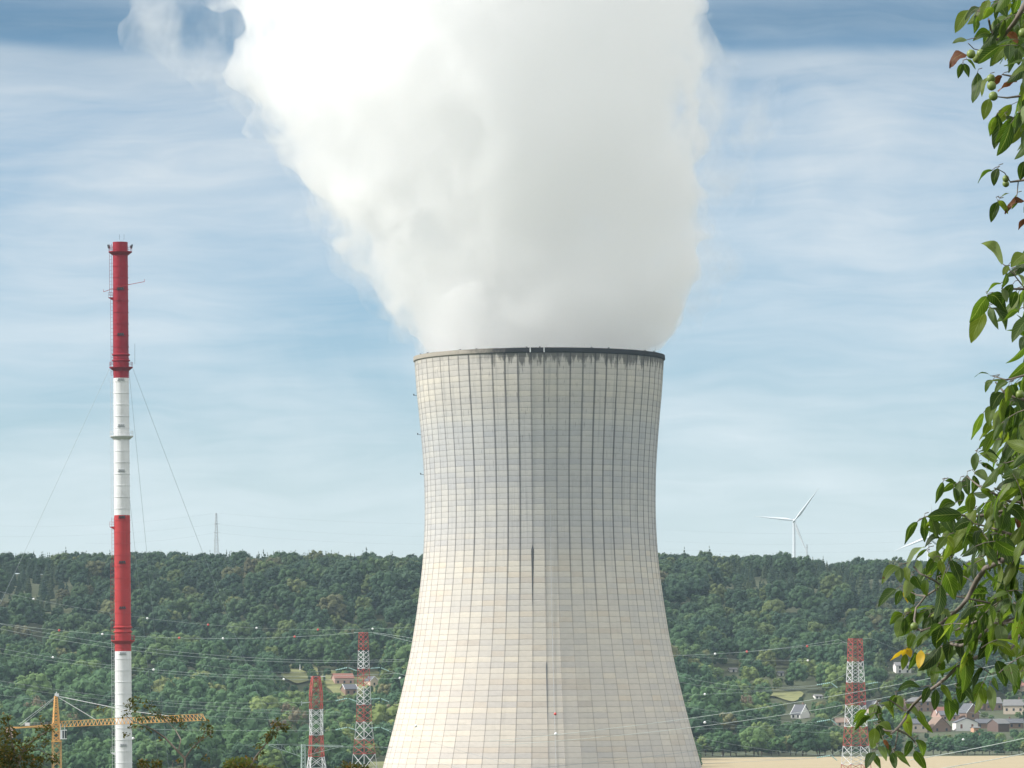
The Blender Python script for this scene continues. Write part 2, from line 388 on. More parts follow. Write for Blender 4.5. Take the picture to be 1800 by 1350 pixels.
# two long leak marks
def leak(t, base, u0, w_, v0, v1, col):
    a = mathn(t, 'ABSOLUTE', mathn(t, 'SUBTRACT', U, u0))
    tap = mathn(t, 'MULTIPLY', ramp(t, mathn(t, 'DIVIDE', V, 76.0), [(v0 / 76 - 0.003, 0.0), (v0 / 76 + 0.008, 1.0), (v1 / 76, 0.0)]), w_)
    f = mathn(t, 'LESS_THAN', a, tap)
    return mixc(t, mathn(t, 'MULTIPLY', f, 0.8), base, col)
for u0_, w_, v0_, v1_, c_ in ((round(0.5 + math.degrees(math.asin((938 - 952) / 207) - PH0_) / 6.0 - .5), 0.12, 34.5, 46, (0.03, 0.035, 0.045)), (round(math.degrees(math.asin((965 - 952) / 236) - PH0_) / 6.0), 0.06, 55, 68, (0.10, 0.11, 0.12)), (round(math.degrees(math.asin((862 - 952) / 240) - PH0_) / 6.0), 0.07, 57, 66, (0.14, 0.12, 0.10))):
    base = leak(t, base, float(u0_), w_, v0_, v1_, c_)
t.links.new(base, b.inputs['Base Color'])
b.inputs['Roughness'].default_value = 0.92; b.inputs['Specular IOR Level'].default_value = 0.2
bp = N(t, 'ShaderNodeBump'); bp.inputs['Strength'].default_value = 0.35; bp.inputs['Distance'].default_value = 0.12
hgt = mathn(t, 'SUBTRACT', mathn(t, 'MULTIPLY', mott, 0.5), jline)
t.links.new(hgt, bp.inputs['Height']); t.links.new(bp.outputs[0], b.inputs['Normal'])

NP = 60; LIFT = 1.77
# panel boundary near the left of centre: a rib stands at photo column ~893 at mid height
PH0 = math.asin((893 - 950) / 205.0)   # angle from the direction towards the camera
RIBW, RIBD = 0.20, 0.075
levels = [Z_RIM - i * LIFT for i in range(int((Z_RIM - 9.0) / LIFT) + 1)]
verts = []; faces = []; uvs = []
ring = []
for k in range(NP):      # per panel: rib centre is at a multiple of 360/NP
    ring.append((k, 'rib0')); ring.append((k, 'rib1')); ring.append((k, 'p0')); ring.append((k, 'p1'))
def tower_pt(ang, r, z):
    # ang 0 looks at the camera (-Y), positive towards +X
    return (TX + math.sin(ang) * r, TD - math.cos(ang) * r, z)
nr = NP * 4
for z in levels:
    r = tower_r(z)
    for k in range(NP):
        a0 = PH0 + 2 * math.pi * k / NP
        hw = RIBW / 2 / r
        verts.append(tower_pt(a0 - hw, r + RIBD, z)); verts.append(tower_pt(a0 + hw, r + RIBD, z))
        verts.append(tower_pt(a0 + hw * 1.15, r, z)); verts.append(tower_pt(a0 + 2 * math.pi / NP - hw * 1.15, r, z))
for j in range(len(levels) - 1):
    for i in range(nr):
        i2 = (i + 1) % nr
        faces.append((j * nr + i, (j + 1) * nr + i, (j + 1) * nr + i2, j * nr + i2))
        k, q = divmod(i, 4)
        r = tower_r(levels[j]); e = (RIBW / 2 / r) / (2 * math.pi / NP)
        us = {0: (k - e, k + e), 1: (k + e, k + e * 1.15), 2: (k + e * 1.15, k + 1 - e * 1.15), 3: (k + 1 - e * 1.15, k + 1 - e)}[q]
        uvs += [(us[0], j), (us[0], j + 1), (us[1], j + 1), (us[1], j)]
# inner face
base_i = len(verts)
lv2 = levels[::3] + [levels[-1]]
for z in lv2:
    for k in range(NP): verts.append(tower_pt(PH0 + 2 * math.pi * k / NP, tower_r(z) - 0.9, z))
for j in range(len(lv2) - 1):
    for k in range(NP):
        k2 = (k + 1) % NP
        faces.append((base_i + j * NP + k, base_i + j * NP + k2, base_i + (j + 1) * NP + k2, base_i + (j + 1) * NP + k)); uvs += [(k + .5, j * 6)] * 4
tower = empty('cooling_tower', (TX, TD, 0))
tag(tower, 'huge ribbed pale concrete cooling tower with steam pouring from its stained rim', 'cooling tower')
me = bpy.data.meshes.new('shell'); me.from_pydata(verts, [], faces); me.materials.append(m_conc)
ul = me.uv_layers.new(name='UVMap'); ul.data.foreach_set('uv', np.array(uvs, dtype=np.float32).ravel()); me.update()
shell = link('shell', me, tower, True)

# rim: a thickened ring, weathered almost black on the shaded side
m_rim, t, b = mat_new('rim_concrete')
tcn = N(t, 'ShaderNodeTexCoord')
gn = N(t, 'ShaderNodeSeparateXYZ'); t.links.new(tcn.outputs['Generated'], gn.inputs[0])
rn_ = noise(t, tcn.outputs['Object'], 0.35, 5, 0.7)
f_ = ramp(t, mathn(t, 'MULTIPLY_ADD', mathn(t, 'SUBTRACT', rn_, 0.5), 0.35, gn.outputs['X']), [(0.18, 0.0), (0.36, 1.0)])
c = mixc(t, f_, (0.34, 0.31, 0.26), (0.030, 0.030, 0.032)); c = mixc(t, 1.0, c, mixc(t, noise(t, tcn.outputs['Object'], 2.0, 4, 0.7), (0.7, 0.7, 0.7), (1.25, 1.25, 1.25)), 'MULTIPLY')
t.links.new(c, b.inputs['Base Color']); b.inputs['Roughness'].default_value = 1.0; b.inputs['Specular IOR Level'].default_value = 0.05
RR = tower_r(Z_RIM)
mb = MB()
n = 180
prof = [(RR - 1.3, -0.4), (RR - 1.3, 1.05), (RR + 0.35, 1.05), (RR + 0.42, 0.2), (RR + 0.42, -0.25), (RR + 0.02, -0.55)]
mb.lathe(prof, (TX, TD, Z_RIM), n)
mb.build('rim', m_rim, tower, world=True)
m_steel = simple('galvanised_steel', (0.42, 0.44, 0.45), 0.5, 0.3)
m_dark = simple('dark_steel', (0.05, 0.05, 0.055), 0.5, 0.2)
m_whitep = simple('white_paint', (0.78, 0.79, 0.80), 0.45, 0, 0.06)
# guard rail posts and low fittings round the rim, two pale expansion posts
for k in range(120):
    a = 2 * math.pi * k / 120
    if (k * 7) % 11 < 2:
        mb = MB(); p = Vector(tower_pt(a, RR - 0.2, Z_RIM + 1.0)); mb.box(p + Vector((0, 0, 0.2)), (0.35, 0.35, 0.4), 0, a)
        mb.build('rim_fitting', m_dark, tower, world=True)
for px in (933.5, 957):
    a = math.asin((px - 950) / 219.0); mb = MB()
    q = Vector(tower_pt(a, RR + 0.5, Z_RIM)); mb.box(q + Vector((0, 0, 0.35)), (0.34, 0.2, 1.6)); mb.build('expansion_post', m_whitep, tower, world=True)
for px, py0, back in ((891, 585, 1), (1159, 596, 1)):
    a = math.pi - math.asin((px - 950) / 219.0)
    q = Vector(tower_pt(a, RR - 0.6, Z_RIM + 1)); top = 7.5
    mb = MB(); mb.bar(q, q + Vector((0, 0, top)), 0.14, 0, 6, 0.07); mb.build('lightning_rod', m_dark, tower, world=True)
for px in (752, 1130):
    a = math.asin((px - 950) / 219.0); q = Vector(tower_pt(a, RR, Z_RIM + 1.0))
# small warning lights on the left flank
for py in (694, 763, 833):
    z = CZ + (HY - py) * MPP; r = tower_r(z)
    q = Vector(tower_pt(-math.pi / 2, r, z)); mb = MB()
    mb.bar(q, q + Vector((-1.0, 0, 0)), 0.16, 0, 5); mb.box(q + Vector((-1.1, 0, 0.25)), (0.35, 0.35, 0.5)); mb.build('warning_light', m_dark, tower, world=True)
# down-conductor: a pale cable down one panel
a = PH0 + 2 * math.pi / NP * 3.45
pts = [tower_pt(a, tower_r(z) + 0.06, z) for z in np.linspace(Z_RIM - 45, 12, 40)]
mb = MB(); mb.tube(pts, 0.055, 0, 4); mb.build('down_conductor', m_steel, tower, world=True)
# raking legs under the shell
mb = MB(); r0 = tower_r(9.0)
for k in range(NP):
    a = 2 * math.pi * k / NP; d = math.pi / NP
    for s in (-1, 1): mb.bar(tower_pt(a, r0, 9.1), tower_pt(a + s * d, r0 + 2.6, 0), 0.8, 0, 6)
mb.build('raking_legs', m_rim, tower, world=True)

# ------------------------------------------------------------------ steam plume: closed billowing hulls filled with scattering droplets
def plume_geo(z):
    """centre x and radius of the plume at height z, from its outline over the rim"""
    ys = [1300, 640, 600, 560, 480, 400, 340, 280, 200, 100, 0, -160, -300]
    lx = [733, 733, 712, 688, 644, 586, 568, 506, 456, 430, 410, 375, 335]
    rx = [1165, 1166, 1181, 1202, 1234, 1246, 1234, 1232, 1246, 1254, 1226, 1240, 1260]
    py = HY - (z - CZ) / MPP
    l = np.interp(-py, [-a for a in ys], lx); r = np.interp(-py, [-a for a in ys], rx)
    # the roll of the picture
    s = math.sin(ROLL) * (HY - py)
    return ((l + r) / 2 - 900 + s) * MPP, (r - l) / 2 * MPP

def blob_cloud(name, spheres, voxel, disp, smooth_it, mat, parent):
    bm = bmesh.new()
    for (x, y, z, r) in spheres:
        bmesh.ops.create_icosphere(bm, subdivisions=2 if r < 20 else 3, radius=r, matrix=Matrix.Translation((x, y, z)))
    me = bpy.data.meshes.new(name); bm.to_mesh(me); bm.free()
    o = link(name, me)
    md = o.modifiers.new('r', 'REMESH'); md.mode = 'VOXEL'; md.voxel_size = voxel; md.use_smooth_shade = True
    if smooth_it:
        ms = o.modifiers.new('s', 'SMOOTH'); ms.factor = 0.5; ms.iterations = smooth_it
    for i, (size, st) in enumerate(disp):
        tx = bpy.data.textures.new(name + str(i), 'CLOUDS'); tx.noise_scale = size; tx.noise_depth = 3
        dm = o.modifiers.new('d%d' % i, 'DISPLACE'); dm.texture = tx; dm.strength = st; dm.mid_level = 0.5; dm.texture_coords = 'GLOBAL'
    m2 = o.modifiers.new('r2', 'REMESH'); m2.mode = 'VOXEL'; m2.voxel_size = voxel * 0.8; m2.use_smooth_shade = True
    dg = bpy.context.evaluated_depsgraph_get(); dg.update()
    me2 = bpy.data.meshes.new_from_object(o.evaluated_get(dg))
    # drop crumbs that came loose
    nv = len(me2.vertices); ed = np.empty(len(me2.edges) * 2, np.int32); me2.edges.foreach_get('vertices', ed); ed = ed.reshape(-1, 2)
    lab = np.arange(nv)
    while True:
        new = lab.copy(); np.minimum.at(new, ed[:, 0], lab[ed[:, 1]]); np.minimum.at(new, ed[:, 1], lab[ed[:, 0]]); new = new[new]; new = new[new]
        if (new == lab).all(): break
        lab = new
    cnt = np.bincount(lab, minlength=nv); bad = np.nonzero(cnt[lab] < 900)[0]
    if len(bad):
        bm = bmesh.new(); bm.from_mesh(me2); bm.verts.ensure_lookup_table()
        bmesh.ops.delete(bm, geom=[bm.verts[i] for i in bad.tolist()], context='VERTS'); bm.to_mesh(me2); bm.free()
    o.modifiers.clear(); o.data = me2; me2.name = name
    me2.materials.clear(); me2.materials.append(mat)
    o.parent = parent
    o.matrix_parent_inverse = Matrix.Translation(parent.location).inverted()
    return o
def cloudmat(name, dens, col, aniso, scale, lo, hi, rate):
    """droplets whose density is torn by three dimensional turbulence"""
    m = volmat(name, dens, col, aniso); t = m.node_tree
    vs = next(n for n in t.nodes if n.bl_idname == 'ShaderNodeVolumeScatter')
    g = N(t, 'ShaderNodeNewGeometry')
    f = noise(t, mapping(t, g.outputs['Position'], (scale, scale, scale * .85), rot=(0, 0.5, 0)), 1.0, 4, 0.62, 0.35)
    mr = N(t, 'ShaderNodeMapRange'); mr.interpolation_type = 'SMOOTHSTEP'; t.links.new(f, mr.inputs[0])
    mr.inputs[1].default_value = lo; mr.inputs[2].default_value = hi; mr.inputs[3].default_value = 0.0; mr.inputs[4].default_value = dens
    t.links.new(mr.outputs[0], vs.inputs['Density'])
    try: m.cycles.volume_step_rate = rate
    except Exception: pass
    return m
def volmat(name, dens, col=(1, 1, 1), aniso=0.2):
    m = bpy.data.materials.new(name); m.use_nodes = True; t = m.node_tree; t.nodes.clear()
    vs = N(t, 'ShaderNodeVolumeScatter'); vs.inputs['Color'].default_value = (*col, 1)
    vs.inputs['Density'].default_value = dens; vs.inputs['Anisotropy'].default_value = aniso
    oo = N(t, 'ShaderNodeOutputMaterial'); t.links.new(vs.outputs[0], oo.inputs['Volume'])
    m.cycles.volume_sampling = 'MULTIPLE_IMPORTANCE' if hasattr(m.cycles, 'volume_sampling') else 'DISTANCE'
    return m
VR = 0.75
plume = empty('steam_plume', (TX, TD, Z_RIM))
tag(plume, 'broad white steam plume billowing from the cooling tower and leaning left', 'steam')
pr = random.Random(21)
def puff_set(scale, inset, nper, rmin, rmax, z0, z1, dz):
    out = []
    z = z0
    while z < z1:
        cx, R = plume_geo(z); R *= scale
        hgt = max(0.0, min(1.0, (z - Z_RIM) / 60))
        out.append((cx, TD, z, R * 0.80))
        for k in range(nper):
            a = 2 * math.pi * (k + pr.random()) / nper
            r = pr.uniform(rmin, rmax) * (0.35 + 0.65 * hgt)
            d = max(R - r * inset, 0)
            out.append((cx + math.cos(a) * d, TD + math.sin(a) * d, z + pr.uniform(-dz, dz) * 0.5, r))
        z += dz
    return out
ZT = 322.0
base_sp = []
z = Z_RIM - 7
while z < Z_RIM + 6:
    cx, R = plume_geo(z); base_sp.append((TX, TD, z, 0)); z += 4
sp = [s for s in puff_set(0.84, 1.0, 13, 8, 19, Z_RIM + 5, ZT, 5.0)]
# column rising out of the mouth
for zz in np.arange(Z_RIM - 14, Z_RIM + 16, 3.0):
    for k in range(26):
        a = 2 * math.pi * k / 26
        sp.append((TX + math.cos(a) * 30.0, TD + math.sin(a) * 30.0, zz, 8.0))
    for k in range(8):
        a = 2 * math.pi * k / 8
        sp.append((TX + math.cos(a) * 17, TD + math.sin(a) * 17, zz, 13.0))
    sp.append((TX, TD, zz, 14.0))
m_steam = volmat('steam_droplets', 0.024, (0.991, 0.992, 0.995), aniso=0.75)
m_bil = cloudmat('billow_droplets', 0.14, (0.990, 0.991, 0.994), 0.62, 0.042, 0.44, 0.58, VR)
m_veil = cloudmat('thin_steam', 0.050, (0.975, 0.98, 0.985), 0.7, 0.060, 0.47, 0.70, VR)
blob_cloud('dense_steam', sp, 2.6, [(30, 14.0), (12, 9.0), (4, 3.5)], 2, m_steam, plume)
# billows: denser rolls of droplets lying in and on the body of the plume
sp3 = puff_set(0.98, 1.0, 15, 7, 18, Z_RIM + 3.5, ZT + 2, 5.0)
z = Z_RIM + 10
while z < ZT:
    cx, R = plume_geo(z); hh = min(1.0, (z - Z_RIM) / 90)
    for k in range(6):
        a = pr.uniform(-2.9, 0.7) if k < 4 else pr.uniform(-3.14, 3.14)      # mostly on the windward and near side
        r = pr.uniform(4, 12) * (.4 + .6 * hh); d = R * pr.uniform(0.62, 0.98) - r * .6
        q = (cx + math.cos(a) * d, TD + math.sin(a) * d, z + pr.uniform(-4, 4))
        for j in range(5):
            sp3.append((q[0] + pr.uniform(-1, 1) * r, q[1] + pr.uniform(-1, 1) * r, q[2] + pr.uniform(-1, 1) * r * .8, r * pr.uniform(.35, .75)))
    z += 4.2
for (px, py, r) in ((705, 575, 4), (690, 545, 4.5), (668, 500, 5), (655, 470, 5), (628, 440, 6), (600, 412, 7), (596, 370, 7), (582, 340, 6), (548, 318, 6), (520, 285, 8), (498, 250, 6), (478, 215, 8), (462, 175, 8), (452, 130, 7), (440, 90, 8), (428, 45, 8), (415, 8, 9),
                    (560, 250, 8), (640, 330, 8), (700, 430, 7), (520, 120, 9), (600, 60, 9), (660, 200, 9), (735, 520, 6), (1215, 480, 5), (1222, 400, 6), (1212, 330, 6), (1232, 250, 6)):
    q = P(px + (24 if px < 900 else -20), py, TD)
    for j in range(7):
        sp3.append((q.x + pr.gauss(0, .7) * r, TD - abs(pr.gauss(0, 1.2)) * r, q.z + pr.gauss(0, .6) * r, r * pr.uniform(.35, .85)))
blob_cloud('billows', sp3, 1.9, [(9, 6.0), (3.5, 3.0)], 1, m_bil, plume)
# thin torn steam round the dense body
sp2 = puff_set(1.07, 1.0, 11, 8, 22, Z_RIM + 14, ZT + 4, 7.0)
# wisps out to the left at the top and to the right
for (px, py, n_, rr) in ((430, 60, 8, 10), (380, 40, 8, 10), (330, 35, 8, 9), (300, 60, 7, 8), (345, 85, 5, 7), (385, 15, 7, 9), (320, 10, 6, 8), (560, 330, 4, 8), (1262, 205, 8, 10), (1288, 190, 7, 8), (1310, 178, 5, 6), (1255, 130, 6, 9), (1235, 470, 6, 9), (420, 150, 6, 9), (1245, 330, 4, 8), (1225, 520, 5, 7), (480, 230, 5, 8)):
    q = P(px, py, TD)
    for k in range(n_):
        sp2.append((q.x + pr.uniform(-9, 9), TD + pr.uniform(-10, 10), q.z + pr.uniform(-7, 7), pr.uniform(0.7, 1.3) * rr))
blob_cloud('thin_steam', sp2, 2.4, [(16, 14.0), (6, 7.0), (2.5, 3.2)], 1, m_veil, plume)

# ------------------------------------------------------------------ the woods
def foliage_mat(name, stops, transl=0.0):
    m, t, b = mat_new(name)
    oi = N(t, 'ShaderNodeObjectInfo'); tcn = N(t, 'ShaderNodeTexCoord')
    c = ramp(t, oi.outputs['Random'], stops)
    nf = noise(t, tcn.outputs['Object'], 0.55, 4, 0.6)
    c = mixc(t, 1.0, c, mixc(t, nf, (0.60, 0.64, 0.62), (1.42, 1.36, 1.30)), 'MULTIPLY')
    # foliage lighter and slightly yellower lower down the slope
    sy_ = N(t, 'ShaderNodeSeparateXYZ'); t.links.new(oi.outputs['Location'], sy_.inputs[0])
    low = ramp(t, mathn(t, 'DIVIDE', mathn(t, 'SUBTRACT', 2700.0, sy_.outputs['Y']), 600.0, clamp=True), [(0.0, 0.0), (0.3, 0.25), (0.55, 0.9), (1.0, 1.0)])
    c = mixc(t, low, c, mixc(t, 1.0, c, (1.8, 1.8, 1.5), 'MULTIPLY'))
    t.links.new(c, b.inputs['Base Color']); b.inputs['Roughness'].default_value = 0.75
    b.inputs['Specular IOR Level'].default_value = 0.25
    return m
m_fol = foliage_mat('broadleaf_foliage', [(0.0, (0.016, 0.040, 0.022)), (0.25, (0.025, 0.058, 0.028)), (0.5, (0.038, 0.078, 0.030)), (0.68, (0.022, 0.055, 0.032)), (0.84, (0.058, 0.098, 0.034)), (0.96, (0.085, 0.112, 0.038)), (1.0, (0.085, 0.085, 0.045))])  # tones vary by tree; dark-to-bright spread widened to put sunlit contrast into the colour
m_con = foliage_mat('conifer_foliage', [(0.0, (0.018, 0.042, 0.026)), (0.5, (0.030, 0.060, 0.032)), (1.0, (0.055, 0.080, 0.038))])
m_dry = foliage_mat('dry_foliage', [(0.0, (0.085, 0.068, 0.055)), (0.5, (0.10, 0.085, 0.06)), (1.0, (0.075, 0.075, 0.05))])
m_bark = simple('bark', (0.10, 0.08, 0.06), 0.9, 0, 0.3, 2.0)

def ico(sub):
    bm = bmesh.new(); bmesh.ops.create_icosphere(bm, subdivisions=sub, radius=1.0)
    v = np.array([x.co[:] for x in bm.verts]); f = [[q.index for q in x.verts] for x in bm.faces]; bm.free(); return v, f
ICO1 = ico(1); ICO2 = ico(2)
def crown_mesh(name, lobes, mat, seed, card=0.75, per_area=0.9, core=0.84):
    """a crown of lobes: a bumpy core in each, covered by many leaf-clump faces"""
    rg = np.random.default_rng(seed)
    V = []; Fc = []; nb = 0
    L = np.array(lobes)
    for (cx, cy, cz, rx, rz) in lobes:
        v, f = ICO1
        k = v * np.array([rx, rx, rz]) * core * (1 + rg.uniform(-0.12, 0.12, (len(v), 1))) + np.array([cx, cy, cz])
        V.append(k); Fc += [[nb + i for i in q] for q in f]; nb += len(v)
        n = int(4 * math.pi * rx * rz * per_area)
        d = rg.normal(size=(n, 3)); d /= np.linalg.norm(d, axis=1)[:, None]
        d = d[d[:, 2] > -0.55]
        p = d * np.array([rx, rx, rz]) * rg.uniform(0.82, 1.12, (len(d), 1)) + np.array([cx, cy, cz])
        # drop the ones inside other lobes
        ins = np.zeros(len(p), bool)
        for q in L:
            if q[0] == cx and q[1] == cy and q[2] == cz: continue
            r2 = ((p[:, 0] - q[0]) / q[3]) ** 2 + ((p[:, 1] - q[1]) / q[3]) ** 2 + ((p[:, 2] - q[2]) / q[4]) ** 2
            ins |= r2 < 0.62
        p = p[~ins]; d = d[~ins]
        nn = d + rg.normal(size=d.shape) * 0.45 + np.array([0, 0, 0.25]); nn /= np.linalg.norm(nn, axis=1)[:, None]
        a = np.cross(nn, rg.normal(size=nn.shape)); a /= np.linalg.norm(a, axis=1)[:, None]; b_ = np.cross(nn, a)
        s = card * rg.uniform(0.5, 1.15, (len(p), 1))
        q4 = np.stack([p - a * s * .5, p + b_ * s * .38, p + a * s * .5, p - b_ * s * .38], 1).reshape(-1, 3)
        V.append(q4); Fc += [[nb + 4 * i, nb + 4 * i + 1, nb + 4 * i + 2, nb + 4 * i + 3] for i in range(len(p))]; nb += len(q4)
    me = bpy.data.meshes.new(name); me.from_pydata(np.concatenate(V).tolist(), [], Fc); me.materials.append(mat); me.update()
    return me
def broad_lobes(seed, R, H, z0, n):
    r = random.Random(seed); out = [(0, 0, z0, R * 0.62, H * 0.62)]
    for i in range(n):
        a = 2.39996 * i + r.uniform(-0.4, 0.4); t = (i + 0.5) / n
        zz = -0.55 + 1.45 * t; rad = math.sqrt(max(0.05, 1 - zz * zz * 0.9)) * r.uniform(0.72, 1.0)
        lr = R * r.uniform(0.24, 0.42)
        out.append((math.cos(a) * rad * (R - lr * 0.7), math.sin(a) * rad * (R - lr * 0.7), z0 + zz * (H - lr * 0.6), lr, lr * r.uniform(0.75, 1.0)))
    return out
def conifer_lobes(seed, R, H, z0):
    r = random.Random(seed); out = []
    nl = 9
    for i in range(nl):
        t = i / (nl - 1); rr = R * (1 - t) ** 0.85 + 0.25
        m = max(1, int(5 * (1 - t) + 1))
        for k in range(m):
            a = 2 * math.pi * (k + r.random()) / m
            out.append((math.cos(a) * rr * 0.5, math.sin(a) * rr * 0.5, z0 + H * t, rr * 0.62 + 0.1, 0.9 + 0.8 * (1 - t)))
    return out
KINDS = {}
def reg(k, crowns, trunk, kind_label, cat): KINDS[k] = (crowns, trunk, kind_label, cat)
def trunk_mesh(name, h, r):
    mb = MB(); mb.tube([(0, 0, -1.5), (0.05, 0, h * 0.5), (0.2, 0.1, h)], [r, r * 0.75, r * 0.35], 0, 7)
    for k in range(4):
        a = k * 1.6 + 0.3; mb.tube([(0.1, 0, h * (0.5 + 0.1 * k)), (math.cos(a) * 1.5, math.sin(a) * 1.5, h * (0.72 + 0.1 * k)), (math.cos(a) * 2.6, math.sin(a) * 2.6, h * (0.95 + 0.08 * k))], [r * 0.4, r * 0.25, r * 0.1], 0, 5)
    return mb.mesh(name, m_bark)
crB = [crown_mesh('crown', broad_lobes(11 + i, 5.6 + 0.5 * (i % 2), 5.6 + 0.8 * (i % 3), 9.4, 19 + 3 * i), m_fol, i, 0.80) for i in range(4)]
crC = [crown_mesh('crown', conifer_lobes(31 + i, 3.0 + 0.5 * i, 14, 3.5), m_con, 50 + i, 0.7, 1.1) for i in range(2)]
crP = [crown_mesh('crown', [(0.3 * math.sin(i * 2.1), 0.3 * math.cos(i * 1.7), 3 + i * 1.5, 1.7 * math.sin(math.pi * (i + 1.3) / 12.5) + 0.35, 1.5) for i in range(11)], m_con, 71, 0.6, 1.3)]
rr_ = random.Random(5)
crD = [crown_mesh('crown', [(rr_.uniform(-2.4, 2.4), rr_.uniform(-2.4, 2.4), rr_.uniform(4, 14), rr_.uniform(0.8, 1.5), rr_.uniform(1.2, 2.2)) for _ in range(22)], m_dry, 81, 0.65, 1.0, 0.55)]
tkB = trunk_mesh('trunk', 8.5, 0.38); tkC = trunk_mesh('trunk', 9, 0.25)
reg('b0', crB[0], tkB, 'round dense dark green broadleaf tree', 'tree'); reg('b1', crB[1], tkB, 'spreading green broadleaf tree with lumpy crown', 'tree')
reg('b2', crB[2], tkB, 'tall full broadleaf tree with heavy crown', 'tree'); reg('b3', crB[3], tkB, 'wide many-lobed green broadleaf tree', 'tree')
reg('c0', crC[0], tkC, 'pointed dark conifer', 'conifer'); reg('c1', crC[1], tkC, 'broad based dark conifer', 'conifer')
reg('p0', crP[0], tkC, 'tall narrow dark cypress', 'cypress'); reg('d0', crD[0], tkC, 'dry brown half bare tree', 'tree')
KEYS = ['b0', 'b1', 'b2', 'b3', 'c0', 'c1', 'p0', 'd0']
SHORT = {'b0': 'round green tree', 'b1': 'spreading green tree', 'b2': 'tall green tree', 'b3': 'wide green tree', 'c0': 'pointed conifer', 'c1': 'broad conifer', 'p0': 'narrow dark cypress', 'd0': 'dry brown tree'}
KH = {'b0': 15.5, 'b1': 16, 'b2': 17, 'b3': 16, 'c0': 18.5, 'c1': 18.5, 'p0': 19.5, 'd0': 15.5}
KW = {'b0': 5.8, 'b1': 6.2, 'b2': 5.8, 'b3': 6.3, 'c0': 3, 'c1': 3.5, 'p0': 2, 'd0': 3.6}

# open places that nothing nearer may cover: px0, px1, py0, py1, distance of what is seen there
CLEAR = [(506, 540, 1174, 1200, 2440), (580, 630, 1182, 1214, 2420), (1677,1719,1262,1285,2230),(1627,1673,1261,1287,2225),(1590,1648,1226,1250,2380),(1640,1668,1243,1262,2300),(1686,1722,1237,1262,2330),(1738,1775,1264,1286,2240),(1716,1800,1264,1278,2270),(1726,1800,1228,1250,2385),(1601,1630,1264,1286,2222),(1650,1686,1250,1264,2290), (1390, 1424, 1238, 1262, 2330),
         (1466, 1494, 1258, 1274, 2300), (1516, 1548, 1230, 1250, 2360), (1356, 1402, 1220, 1232, 2330), (1238, 1800, 1331, 1350, 2080), (650, 684, 1322, 1350, 2000),
         (1562, 1602, 1158, 1182, 2450), (1785, 1800, 1198, 1212, 2400), (1280, 1296, 1173, 1180, 2480), (1366, 1377, 1180, 1187, 2450), (1428, 1446, 1218, 1230, 2380), (640, 664, 1188, 1203, 2430)]
CLEAR = [(a, b_, c0, c1, D if c1 > 1300 else ground_hit((a + b_) / 2, c1, 2085) + 6) for (a, b_, c0, c1, D) in CLEAR]
def open_land(x, y, margin=3):
    px, py = M2PX((x, y, gz(x, y)))
    if 1235 < px < 1975 and 1755 < y < 2082 : return True
    if 636 < px < 765 and 1785 < y < 1995: return True
    for (a, b_, c0, c1, D) in CLEAR:
        if a - 4 < px < b_ + 4 and c0 - 2 < py < c1 + 2 and 2100 < y < D + 10: return True
    return False
fr = random.Random(99)
trees = []
y = 1756.0
while y < 3060:
    if y < 2090: step = 17.0
    elif y < 2350: step = 13.0
    elif y < 2800: step = 11.5
    else: step = 10.5
    half = 0.118 * y + 30
    x = -half + fr.random() * step
    while x < half:
        tx_, ty_ = x + fr.uniform(-.38, .38) * step, y + fr.uniform(-.38, .38) * step
        x += step
        if open_land(tx_, ty_): continue
        z = gz(tx_, ty_)
        px, py = M2PX((tx_, ty_, z))
        nv = mnoise.noise(Vector((tx_ / 70, ty_ / 90, 0.5))); nv2 = mnoise.noise(Vector((tx_ / 45, ty_ / 60, 7.5)))
        sc_ = fr.choice([fr.uniform(0.62, 0.9), fr.uniform(0.85, 1.15), fr.uniform(1.0, 1.45)]) * (1 + 0.25 * nv)
        k = fr.choice(['b0', 'b1', 'b2', 'b3'])
        ridge = ty_ > 2800
        if ty_ > 2740: sc_ = 0.80 + (sc_ - 0.95) * 0.45
        if ridge and px < 700 and (nv2 > 0.0 or fr.random() < 0.25): k = fr.choice(['c0', 'c1']); sc_ *= 0.86
        elif px < 110 and 2640 < ty_ < 2830 and fr.random() < 0.9: k = 'c0'; sc_ *= 0.85
        elif px > 1250 and ty_ > 2640 and nv2 > -0.28: k = fr.choice(['c0', 'c1', 'c1']); sc_ *= 0.72
        elif fr.random() < 0.035: k = fr.choice(['c0', 'c1'])
        if 390 < px < 740 and 2090 < ty_ < 2180 and fr.random() < 0.42: k = 'd0'; sc_ *= 1.05
        elif 2090 < ty_ < 2380 and fr.random() < 0.03: k = 'd0'
        if ty_ < 2420 and k[0] == 'b': sc_ *= fr.choice([0.8, 1.0, 1.15, 1.3])
        if ty_ < 2150: z -= 3.2 * sc_
        if 2084 < ty_ < 2140 and px > 1236: sc_ *= 0.62
        # keep the open places in view
        ok = True
        for _try in range(4):
            w_ = KW[k] * sc_ / ty_ * F * 0.8; tp = py - KH[k] * sc_ / ty_ * F
            hit = any(px + w_ > a and px - w_ < b_ and tp < c1 - 1 and ty_ < D and py > c0 for (a, b_, c0, c1, D) in CLEAR)
            if not hit: break
            sc_ *= 0.66
        if hit: continue
        trees.append([tx_, ty_, z - 0.3, k, sc_, fr.uniform(0, 6.28), px, py])
    y += step
